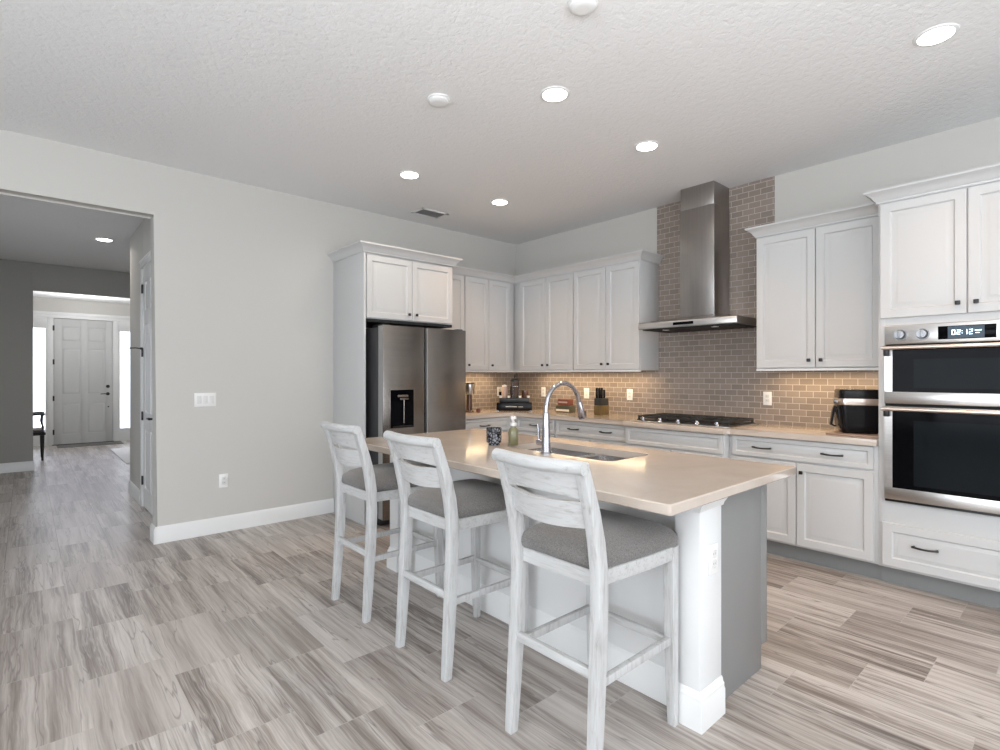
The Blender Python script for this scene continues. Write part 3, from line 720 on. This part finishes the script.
# island countertop with sink cut-out
m = MB(); bm = m.bm
def rr(x0, x1, y0, y1, r, n=6):
    P_ = []
    for cx, cy, a0 in ((x1-r, y1-r, 0), (x0+r, y1-r, 90), (x0+r, y0+r, 180), (x1-r, y0+r, 270)):
        for k in range(n+1):
            q = math.radians(a0+90*k/n); P_.append((cx+r*math.cos(q), cy+r*math.sin(q)))
    return P_
outer = rr(IX0, IX1, IY0, IY1, .012, 4)
def slab(mb, outer, inner, z0, z1, e=.004):
    bm = mb.bm
    oi = [(x+(e if x < (IX0+IX1)/2 else -e), y+(e if y < (IY0+IY1)/2 else -e)) for x, y in outer]
    L = [[bm.verts.new((x, y, z0)) for x, y in oi], [bm.verts.new((x, y, z0+e)) for x, y in outer],
         [bm.verts.new((x, y, z1-e)) for x, y in outer], [bm.verts.new((x, y, z1)) for x, y in oi]]
    I = [[bm.verts.new((x, y, z)) for x, y in inner] for z in (z0, z1)]
    def band(A, B):
        for i in range(len(A)):
            j = (i+1) % len(A); bm.faces.new((A[i], A[j], B[j], B[i]))
    for k in range(3): band(L[k], L[k+1])
    band(I[0], I[1])
    for A, B in ((L[0], I[0]), (L[3], I[1])):
        ed = []
        for R in (A, B):
            for i in range(len(R)):
                q = bm.edges.get((R[i], R[(i+1) % len(R)])) or bm.edges.new((R[i], R[(i+1) % len(R)])); ed.append(q)
        bmesh.ops.triangle_fill(bm, use_beauty=True, use_dissolve=False, edges=ed)
slab(m, outer, rr(SX0, SX1, SY0, SY1, .05), .876, .915)
tag(m.build('island_countertop', 'quartz', smooth=25), 'beige quartz island countertop overhanging toward the stools with sink cut-out', 'countertop')
# sink
t = thing('kitchen_sink', ((SX0+SX1)/2, (SY0+SY1)/2, .66), 'stainless double-bowl sink set into the island countertop', 'sink')
ym = -3.02
def bowl(y0, y1):
    m = MB(); O = rr(SX0-.006, SX1+.006, y0, y1, .055); zs = []
    def L(ins, z): return [(x+(ins if x < (SX0+SX1)/2 else -ins), y+(ins if y < (y0+y1)/2 else -ins), z) for x, y in O]
    loops = [L(-.012, .868), L(-.012,.8745), L(.006, .8745), L(.010, .72), L(.022, .69), L(.05, .684)]
    bm = m.bm; R = [[bm.verts.new(p) for p in q] for q in loops]
    for k in range(len(R)-1):
        for i in range(len(R[0])):
            j = (i+1) % len(R[0]); bm.faces.new((R[k][i], R[k][j], R[k+1][j], R[k+1][i]))
    bm.faces.new(R[-1])
    b_ = m.build('bowl', 'chromesink', t)
    m = MB(); m.lathe(((SX0+SX1)/2, (y0+y1)/2, .6842), [(.045,0), (.042,.004), (.030,.005), (.028,.002)], 24); m.build('drain', 'chrome', b_)
M['chromesink'] = mat('sink_steel', (.66,.66,.67), .25, 1)
bowl(SY0, ym-.018); bowl(ym+.018, SY1)
m = MB(); m.box(SX0, SX1, ym-.014, ym+.014, .83, .868, .006); m.build('divider', 'chromesink', t)
# faucet
FX, FY = -2.605, -2.985
t = thing('kitchen_faucet', (FX, FY, .915), 'tall chrome gooseneck pull-down faucet on the island beside the sink', 'faucet')
m = MB(); m.lathe((FX, FY, .9151), [(.031,0), (.031,.006), (.026,.012), (.0245,.05), (.021,.14), (.017,.22), (.0150,.23)], 24); m.build('faucet_body', 'chrome', t)
m = MB(); pts = [(FX, FY, 1.10), (FX, FY, 1.155)]; r = .142
for k in range(0, 15):
    q = PI - k/14*PI*.93; pts.append((FX+r+r*math.cos(q), FY, 1.160+r*math.sin(q)))
m.tube(pts, .0128, 16); m.build('gooseneck', 'chrome', t)
e = pts[-1]; m = MB(); m.tube([e, (e[0]+.008, FY, e[2]-.025), (e[0]+.024, FY, e[2]-.085), (e[0]+.028, FY, e[2]-.098)], [.0155, .020, .0235, .020], 18); sp = m.build('spray_head', 'chrome', t)
m = MB(); m.tube([(e[0]+.047, FY-.006, e[2]-.055), (e[0]+.050, FY-.006, e[2]-.09)], .006, 8); m.build('spray_button', 'black', sp)
m = MB(); m.cyl((FX, FY+.015, .975), (FX, FY+.062, .975), .016, .018, 18); m.tube([(FX, FY+.052, .98), (FX, FY+.056, 1.02), (FX+.0, FY+.062, 1.075)], [.007,.006,.0045], 10); m.build('lever_handle', 'chrome', t)
# soap bottle
t = thing('soap_bottle', (-2.49, -2.60, .9155), 'olive glass soap bottle with white pump beside the faucet', 'soap bottle')
m = MB(); m.lathe((-2.49, -2.60, .9156), [(.028,0), (.031,.006), (.031,.085), (.026,.100), (.014,.110), (.013,.118)], 24); m.build('bottle', 'greenbottle', t)
m = MB(); m.lathe((-2.49, -2.60, 1.033), [(.016,0), (.020,.004), (.020,.020), (.009,.024), (.009,.042), (.019,.044), (.019,.060), (.006,.063)], 18); m.tube([(-2.49,-2.60,1.087), (-2.52,-2.625,1.087), (-2.53,-2.634,1.075)], .007, 8); m.build('pump', 'white', t)
# candle cup
t = thing('candle_jar', (-2.575, -2.515, .9155), 'black and silver patterned jar candle on the island', 'candle')
m = MB(); m.lathe((-2.575, -2.515, .9156), [(.036,0), (.038,.004), (.034,.010), (.047,.018), (.048,.104), (.046,.106), (.044,.06), (.0,.058)], 28); m.build('jar', 'mosaic', t)
m = MB(); m.lathe((-2.575, -2.515, .977), [(.040,0), (.040,.008), (.002,.009)], 24); m.build('candle_wax', 'cream', t)

# ================================================================== BAR STOOLS
def stool(loc):
    t = thing('bar_stool', loc, None, 'bar stool', 'whitewashed bar stools at the island')
    def L(mb, n, m_, par=t, **k): return mb.build(n, m_, par, local=True, **k)
    POST = [(-.250,0), (-.236,.20), (-.222,.42), (-.214,.60), (-.216,.70), (-.230,.80), (-.254,.90), (-.283,.99), (-.305,1.05)]
    for s in (-1, 1):
        secs = []
        for i, (x, z) in enumerate(POST):
            q = min(1, z/.6); hy = .0185+.002*q; hx = .019+.006*q - (.006*max(0, (z-.8)/.25))
            yy = s*(.191 + .004*(1-q)); secs.append([(x-hx, yy-hy, z), (x+hx, yy-hy, z), (x+hx, yy+hy, z), (x-hx, yy+hy, z)])
        m = MB(); m.sections(secs); ed = [e for e in m.bm.edges if abs(e.verts[0].co.z-e.verts[1].co.z) > .02]
        bmesh.ops.bevel(m.bm, geom=ed, offset=.004, segments=2, affect='EDGES', profile=.5); L(m, 'back_leg', 'washed')
        secs = []
        for x, z in ((.242, 0), (.236,.15), (.232,.32), (.232,.50), (.233,.690)):
            q = z/.69; h = .016+.006*q; yy = s*(.189+.004*(1-q)); secs.append([(x-h, yy-h, z), (x+h, yy-h, z), (x+h, yy+h, z), (x-h, yy+h, z)])
        m = MB(); m.sections(secs); ed = [e for e in m.bm.edges if abs(e.verts[0].co.z-e.verts[1].co.z) > .02]
        bmesh.ops.bevel(m.bm, geom=ed, offset=.004, segments=2, affect='EDGES', profile=.5); L(m, 'front_leg', 'washed')
        L(MB().box(-.205, .222, s*.190-.011, s*.190+.011, .315, .345, .003), 'side_stretcher', 'washed')
    L(MB().box(.222, .244, -.185, .185, .305, .335, .003), 'front_stretcher', 'washedh')
    L(MB().box(-.242, -.220, -.190, .190, .345, .378, .003), 'back_stretcher', 'washedh')
    # seat frame with bowed side and front rails
    m = MB(); outer = []; 
    def outline(off):
        pts = [(-.212, -.172)]
        n = 10
        for k in range(n+1):
            q = k/n; pts.append((-.19+q*.40, -.180-.027*math.sin(q*PI/2)))
        for k in range(1, 6): a_ = -PI/2 + k*PI/10; pts.append((.215+.035*math.cos(a_), -.172+.035*math.sin(a_)))
        for k in range(1, n): q = k/n; pts.append((.250+.012*math.sin(q*PI), -.172+.344*q))
        for k in range(0, 6): a_ = k*PI/10; pts.append((.215+.035*math.cos(a_), .172+.035*math.sin(a_)))
        for k in range(n+1):
            q = k/n; pts.append((.21-q*.40, .180+.027*math.sin((1-q)*PI/2)))
        pts.append((-.212, .172))
        return [(x*(1+off/.24) , y*(1+off/.2)) for x, y in pts]
    m.sections([[(x, y, .640) for x, y in outline(-.002)], [(x, y, .645) for x, y in outline(.0)], [(x, y, .690) for x, y in outline(0)], [(x, y, .693) for x, y in outline(-.004)]])
    L(m, 'seat_frame', 'washedh')
    m = MB(); lv = []
    for off, z in ((-.006,.692), (.005,.699), (.010,.714), (.008,.734), (-.006,.753), (-.034,.770), (-.075,.782), (-.13,.788)):
        lv.append([(x, y, z+.010*(1-(x/.25)**2)*(1 if off < -.02 else 0)) for x, y in outline(off)])
    m.sections(lv); L(m, 'seat_cushion', 'linen', smooth=70)
    # back slats: bowed backwards in plan, following the post rake
    def px(z):
        for (xa, za), (xb, zb) in zip(POST, POST[1:]):
            if za <= z <= zb: return xa+(xb-xa)*(z-za)/(zb-za)
        return POST[-1][0]-(z-1.05)*.35
    def slat(zlo, zhi, th=.010, n=14, w_=.180):
        secs = []
        for k in range(n+1):
            q = k/n; y = -w_+2*w_*q; bow = -.030*math.sin(q*PI)
            a0, a1 = zlo(q), zhi(q); loop = []
            for z in (a0, (a0+a1)/2, a1): loop.append((px(z)+bow-th, y, z))
            for z in (a1, (a0+a1)/2, a0): loop.append((px(z)+bow+th, y, z))
            secs.append(loop)
        return MB().sections(secs)
    L(slat(lambda q: .845-.012*math.sin(q*PI), lambda q: .936-.010*math.sin(q*PI)), 'back_slat', 'washedh')
    L(slat(lambda q: .942+.012*math.sin(q*PI), lambda q: 1.050), 'back_slat', 'washedh')
    m = MB(); pts = []; n = 18
    for k in range(n+1):
        q = k/n; y = -.212+.424*q; pts.append((-.312-.030*math.sin(max(0, min(1, (y+.19)/.38))*PI), y, 1.052))
    m.tube(pts, .0225, 16); L(m, 'crest_rail', 'washedh', smooth=50)
    for s in (-1, 1):
        for x in (-.250, .242): L(MB().cyl((x, s*.195 if x < 0 else s*.193, 0), (x, s*.195 if x < 0 else s*.193, .006), .015, seg=12), 'foot_glide', 'black')
    return t
s1 = stool((-3.100, -2.145, 0.001)); s1['label'] = 'farthest whitewashed bar stool, nearest the refrigerator'
s2 = copy_tree(s1); s2.location = (-3.100, -2.886, .001); s2['label'] = 'middle whitewashed bar stool of the three at the island'
s3 = copy_tree(s1); s3.location = (-3.116, -3.716, .001); s3['label'] = 'nearest and largest-looking whitewashed bar stool, by the white island corner post'

# ================================================================== WALL PLATES
def outlet(P, u, z, d, label, kind='outlet', n=1, group=None):
    wd = .035+.0 if n == 1 else .0825
    t = thing('light_switch' if kind == 'switch' else 'electrical_outlet', P(u, d, z), label, 'light switch' if kind == 'switch' else 'outlet', group)
    m = MB(); bx(m, P, u-wd, u+wd, d, d+.006, z-.058, z+.058, .002); m.build('cover_plate', 'plate', t)
    if kind == 'switch':
        for k in range(n):
            c = u + (k-(n-1)/2)*.046
            m = MB(); bx(m, P, c-.0165, c+.0165, d+.005, d+.009, z-.033, z+.033, .0015); m.build('rocker', 'plate2', t)
    else:
        for s in (-1, 1):
            m = MB(); bx(m, P, u-.017, u+.017, d+.005, d+.008, z+s*.019-.0145, z+s*.019+.0145, .004)
            f = m.build('receptacle', 'plate2', t)
            m = MB()
            for q in (-.006, .006): bx(m, P, u+q-.001, u+q+.001, d+.0079, d+.0083, z+s*.019-.002, z+s*.019+.006)
            m.build('slots', 'dark', f)
    return t
outlet(PA, -3.610, 1.140, 0, 'white triple rocker light switch on the plain wall beside the hall opening', 'switch', 3)
outlet(PA, -3.469, .440, 0, 'white duplex outlet low on the plain wall below the light switch')
outlet(PA, -.300, 1.142, .008, 'white outlet on the tile left of the coffee tray')
outlet(PB, -.500, 1.142, .008, 'white outlet on the tile behind the faucet neck, left of the red box')
outlet(PB, -1.170, 1.142, .008, 'white outlet on the tile just left of the knife block')
outlet(PB, -1.745, 1.142, .008, 'white outlet on the tile between the knife block and the cooktop')
outlet(PB, -3.132, 1.148, .008, 'white outlet on the tile right of the cooktop')
outlet(lambda u, d, z: (u, -3.998-d, z), -2.735, .63, 0, 'white outlet on the end of the white island post')
m = MB(); bx(m, PA, -.312, -.266, .0165, .06, 1.093, 1.140, .004); tag(m.build('plug_adapter', 'blackplastic'), 'small black plug adapter in the corner outlet', 'plug')

# ================================================================== CEILING FIXTURES
labs = ['recessed ceiling light above the far end of the island, left of the vent', 'recessed ceiling light nearest the room corner, right of the vent',
        'recessed ceiling light above the middle of the island, near the smoke detector', 'recessed ceiling light left of the hood chimney, over the aisle',
        'recessed ceiling light above the oven aisle at upper right']
def can(x, y, z, lab):
    t = thing('ceiling_light', (x, y, z), lab, 'ceiling light', 'recessed ceiling lights')
    m = MB(); m.lathe((x, y, z-.007), [(.068,.0005), (.084,0), (.090,.003), (.092,.007), (.066,.0068)], 32); m.build('trim_ring', 'trim', t)
    m = MB(); m.lathe((x, y, z-.012), [(.02,-.002), (.060,0), (.072,.004), (.073,.006)], 32); m.build('lens', 'lamp', t)
for (x, y), l in zip(CANS, labs): can(x, y, H, l)
can(-4.05, 2.75, 2.94, 'recessed ceiling light in the hallway ceiling')
for x, y, l in ((-2.856, -2.326, 'round white smoke detector on the ceiling beside the island lights'), (-2.856, -3.449, 'round white detector at the top edge of the view')):
    t = thing('smoke_detector', (x, y, H-.03), l, 'smoke detector')
    m = MB(); m.lathe((x, y, H-.012), [(.064,0), (.070,.003), (.070,.0115)], 32); m.build('mount', 'trim', t)
    m = MB(); m.lathe((x, y, H-.030), [(.030,0), (.050,.002), (.060,.010), (.062,.018)], 32); m.build('cover', 'trim', t)
t = thing('ceiling_vent', (-1.60, -.386, H-.01), 'small dark louvred air vent in the ceiling above the refrigerator', 'vent')
m = MB()
for a_ in ((-1.765,-1.735,-.49,-.285), (-1.465,-1.435,-.49,-.285), (-1.765,-1.435,-.49,-.465), (-1.765,-1.435,-.31,-.285)): m.box(*a_, H-.008, H-.0005, .001)
m.build('frame', 'trim', t)
MB().box(-1.74, -1.46, -.47, -.305, H-.002, H-.0005).build('duct', 'dark', t)
m = MB()
for k in range(8): m.box(-1.74, -1.46, -.462+.020*k, -.458+.020*k, H-.009, H-.002)
m.build('louvres', 'ventgrey', t)


# ================================================================== COUNTER OBJECTS
CZ = .9305
# air fryer (built local, facing +x locally, then turned)
t = thing('cutting_board', (-.40, -3.90, CZ), 'flat brown board under the black air fryer', 'cutting board')
MB().box(-.55, -.16, -4.045, -3.735, CZ, CZ+.014, .003).build('board', 'board', t)
t = thing('air_fryer', (-.37, -3.882, CZ+.0145), 'black air fryer on a board beside the ovens', 'air fryer', rz=math.radians(115)); t.scale = (.86, .86, 1)
m = MB(); lv = []
def sq(hx, hy, r, z, cx=0): return [(x+cx, y, z) for x, y in rr(-hx, hx, -hy, hy, r, 5)]
m.sections([sq(.118,.118,.035,0), sq(.124,.124,.04,.008), sq(.143,.140,.045,.07), sq(.146,.142,.045,.20), sq(.146,.142,.045,.292), sq(.140,.136,.04,.303), sq(.10,.09,.03,.306)])
m.build('body', 'blackplastic', t, local=True)
m = MB(); m.sections([sq(.1472,.1432,.045,.196), sq(.1478,.1438,.045,.198), sq(.1478,.1438,.045,.238), sq(.1472,.1432,.045,.240)]); m.build('silver_band', 'champagne', t, local=True)
m = MB(); m.sections([sq(.018,.10,.012,.03,.122), sq(.020,.105,.012,.16,.140), sq(.012,.10,.01,.175,.140)]); bk = m.build('basket_front', 'blackplastic', t, local=True)
m = MB(); m.sections([[(.150,-.02,.18), (.165,-.02,.19), (.165,.02,.19), (.150,.02,.18)], [(.160,-.022,.15), (.178,-.022,.155), (.178,.022,.155), (.160,.022,.15)], [(.178,-.02,.055), (.196,-.02,.050), (.196,.02,.050), (.178,.02,.055)], [(.150,-.018,.045), (.160,-.018,.035), (.160,.018,.035), (.150,.018,.045)]]); m.build('handle', 'blackplastic', bk, local=True)
for y in (-.05, .05):
    m = MB(); m.cyl((.142,y,.215), (.160,y,.215), .020, .018, 20); m.build('dial', 'knobmetal', t, local=True)
# knife block
t = thing('knife_block', (-.23, -1.545, CZ), 'small wooden knife block with black-handled knives on the counter', 'knife block')
m = MB(); m.box(-.30, -.17, -1.598, -1.498, CZ, CZ+.10, .004); m.build('block', 'knifeblock', t)
m = MB(); m.box(-.295, -.175, -1.596, -1.500, CZ+.10, CZ+.175, .004); m.build('dark_sleeve', 'dark', t)
for k, (x, y) in enumerate(((-.270,-1.516), (-.270,-1.548), (-.270,-1.580), (-.21,-1.530), (-.21,-1.566))):
    m = MB(); m.box(x-.010, x+.010, y-.009, y+.009, CZ+.175, CZ+(.285 if k < 3 else .262), .004); kn = m.build('knife_handle', 'blackplastic', t)
    m = MB(); bx(m, lambda u, d, z: (u, d, z), x-.0105, x-.0100, y-.002, y+.002, CZ+.21, CZ+.25); m.build('rivets', 'chrome', kn)
# red box stack
t = thing('recipe_box', (-.20, -1.02, CZ), 'small red and olive decorated box on the counter behind the faucet', 'box')
m = MB(); m.box(-.26, -.16, -1.135, -.925, CZ, CZ+.075, .005); m.build('box', 'olive', t)
m = MB(); m.box(-.2625, -.259, -1.125, -.935, CZ+.012, CZ+.035); m.build('cream_label', 'cream', t)
m = MB(); m.box(-.255, -.165, -1.110, -.950, CZ+.076, CZ+.150, .008); ld = m.build('lid', 'red', t)
m = MB(); m.box(-.2575, -.254, -1.095, -.965, CZ+.105, CZ+.122); m.build('pale_band', 'pink', ld)
# coffee station in the corner, turned 45 degrees
RZ = math.radians(45)
def loc45(cx, cy, z): return (cx, cy, z)
CXY = (-.42, -.42)
t = thing('coffee_pod_drawer', (*CXY, CZ), 'black coffee drawer stand in the counter corner', 'drawer organizer', rz=-RZ)
m = MB(); m.box(-.205, .205, -.15, .15, .006, .095, .004); m.build('drawer_case', 'blackplastic', t, local=True)
m = MB()
for x in (-.19, .19):
    for y in (-.135, .135): m.box(x-.012, x+.012, y-.012, y+.012, 0, .008)
m.build('feet', 'chrome', t, local=True)
m = MB(); m.box(-.195, .195, -.156, -.149, .014, .082, .002); df = m.build('drawer', 'blackplastic', t, local=True)
m = MB(); m.box(-.10, .03, -.1585, -.1565, .048, .056); m.box(.045, .10, -.1585, -.1565, .048, .053); m.build('drawer_lettering', 'plate2', df, local=True)
m = MB(); m.box(-.175, .175, -.13, .13, .098, .150, .006); m.build('upper_tray', 'black', t, local=True)
TZ = CZ+.1505
def at45(dx, dy): 
    c, s = math.cos(-RZ), math.sin(-RZ); return (CXY[0]+dx*c-dy*s, CXY[1]+dx*s+dy*c)
x, y = at45(.0, 0)
t = thing('coffee_press', (x, y, TZ), 'glass and steel coffee press standing centrally on the black coffee stand', 'coffee press')
M['coffeeglass'] = mat('smoked_glass', (.07,.05,.045), .10, coat=.3)
m = MB(); m.lathe((x, y, TZ), [(.048,0), (.050,.012), (.048,.180), (.050,.186)], 24); m.build('beaker', 'coffeeglass', t)
m = MB()
m.lathe((x, y, TZ+.187), [(.054,0), (.054,.020), (.040,.034), (.008,.040), (.006,.058), (.014,.062), (.014,.074), (.004,.078)], 24); m.build('lid', 'black', t)
m = MB()
for k in range(4):
    q = k*PI/2+.4; m.cyl((x+.053*math.cos(q), y+.053*math.sin(q), TZ), (x+.053*math.cos(q), y+.053*math.sin(q), TZ+.188), .004, seg=8)
m.lathe((x, y, TZ+.13), [(.0535,0), (.0545,.004), (.0535,.008)], 24)
m.build('steel_frame', 'chrome', t)
m = MB(); hx, hy = at45(.11, -.0); m.tube([(x, y, TZ+.145), ((x+hx)/2+.01, (y+hy)/2, TZ+.14), (hx, hy, TZ+.11), (hx, hy, TZ+.06), ((x+hx)/2, (y+hy)/2, TZ+.03)], .007, 10) if False else m.box(x-.07, x-.055, y-.008, y+.008, TZ+.02, TZ+.14, .004); m.build('handle', 'black', t)
x, y = at45(-.12, .0)
t = thing('pink_jar', (x, y, TZ), 'pale pink jar on the left of the black coffee stand', 'jar')
m = MB(); m.lathe((x, y, TZ), [(.034,0), (.036,.006), (.036,.120), (.030,.132)], 24); m.build('jar', 'pink', t)
m = MB(); m.lathe((x, y, TZ+.132), [(.031,0), (.031,.012), (.010,.020), (.004,.022)], 24); m.build('lid', 'white', t)
x, y = at45(.125, .0)
t = thing('brown_canister', (x, y, TZ), 'squat dark brown canister on the right of the black coffee stand', 'canister')
m = MB(); m.lathe((x, y, TZ), [(.040,0), (.042,.006), (.042,.070), (.040,.072)], 24); m.build('canister', 'amber', t)
m = MB(); m.lathe((x, y, TZ+.0725), [(.042,0), (.042,.012), (.006,.016), (.006,.024)], 24); m.build('lid', 'amber', t)
for k, (dx, lab) in enumerate(((-.16, 'leftmost small white cup at the front of the coffee stand'), (-.065, 'second small white cup from the left on the coffee stand'), (.065, 'small white cup right of the coffee press'), (.16, 'rightmost small white cup on the coffee stand'))):
    x, y = at45(dx, -.10)
    m = MB(); m.lathe((x, y, TZ), [(.010,0), (.014,.002), (.018,.026), (.016,.026), (.012,.005)], 16)
    tag(m.build('espresso_cup', 'white'), lab, 'cup', 'small cups on the coffee stand')
# slim appliance beside the fridge
x, y = -1.02, -.31
t = thing('coffee_grinder', (x, y, CZ), 'slim dark countertop appliance with steel head beside the refrigerator', 'coffee grinder')
m = MB(); m.lathe((x, y, CZ), [(.055,0), (.055,.012), (.034,.022), (.030,.19), (.038,.20)], 24); m.build('column', 'amber', t)
m = MB(); m.lathe((x, y, CZ+.20), [(.056,0), (.060,.006), (.060,.112), (.054,.120)], 28); m.build('head', 'steel', t)
m = MB(); m.lathe((x, y, CZ+.3205), [(.060,0), (.060,.010), (.03,.016)], 28); m.build('cap', 'black', t)
x2, y2 = -.985, -.43
m = MB(); m.lathe((x2, y2, CZ), [(.020,0), (.024,.004), (.024,.036), (.018,.044)], 18)
tag(m.build('spice_jar', 'red'), 'tiny red-brown jar at the foot of the slim appliance', 'jar')

# ================================================================== FOYER OBJECTS
t = thing('armchair', (-4.80, 6.30, 0), 'black wooden armchair in the foyer, mostly hidden by the hall wall', 'chair')
for x, y in ((-4.54, 6.05), (-4.54, 6.52), (-5.02, 6.05), (-5.02, 6.52)):
    m = MB(); m.tube([(x, y, .001), (x, y, .10), (x, y, .30), (x, y, .42)], [.014, .018, .024, .026], 12); m.build('leg', 'blackwood', t)
MB().box(-5.06, -4.50, 6.01, 6.56, .40, .455, .012).build('seat', 'blackwood', t)
MB().box(-5.03, -4.53, 6.04, 6.50, .455, .49, .015).build('seat_cushion', 'linen', t)
for y in (6.07, 6.50):
    m = MB(); m.tube([(-4.54, y, .45), (-4.53, y, .52), (-4.55, y, .60), (-4.54, y, .715)], [.018, .012, .016, .013], 12); m.build('arm_support', 'blackwood', t)
    m = MB(); m.tube([(-4.51, y, .722), (-4.56, y, .735), (-4.74, y, .722), (-5.03, y, .745)], [.020, .022, .016, .016], 12); m.build('armrest', 'blackwood', t)
    m = MB(); m.tube([(-5.02, y, .44), (-5.05, y, .80), (-5.10, y, 1.05)], [.020,.017,.014], 12); m.build('back_post', 'blackwood', t)
m = MB()
for z in (.62, .80, .98): m.box(-5.045-.10*(z-.6), -5.025-.10*(z-.6), 6.07, 6.50, z, z+.06, .005)
m.build('back_slats', 'blackwood', t)
tag(MB().box(-4.30, -3.30, 7.72, 8.20, .001, .010, .003).build('door_mat', 'mat'), 'dark grey door mat in front of the front door', 'mat')
tag(MB().box(-3.60, -2.75, 4.75, 6.9, .001, .012, .004).build('sun_patch', 'sunlight_patch'), 'pale slab standing in for a sunlight patch on the foyer floor at the right of the front door', 'sunlight_patch')  # thin white slab imitates a patch of sunlight
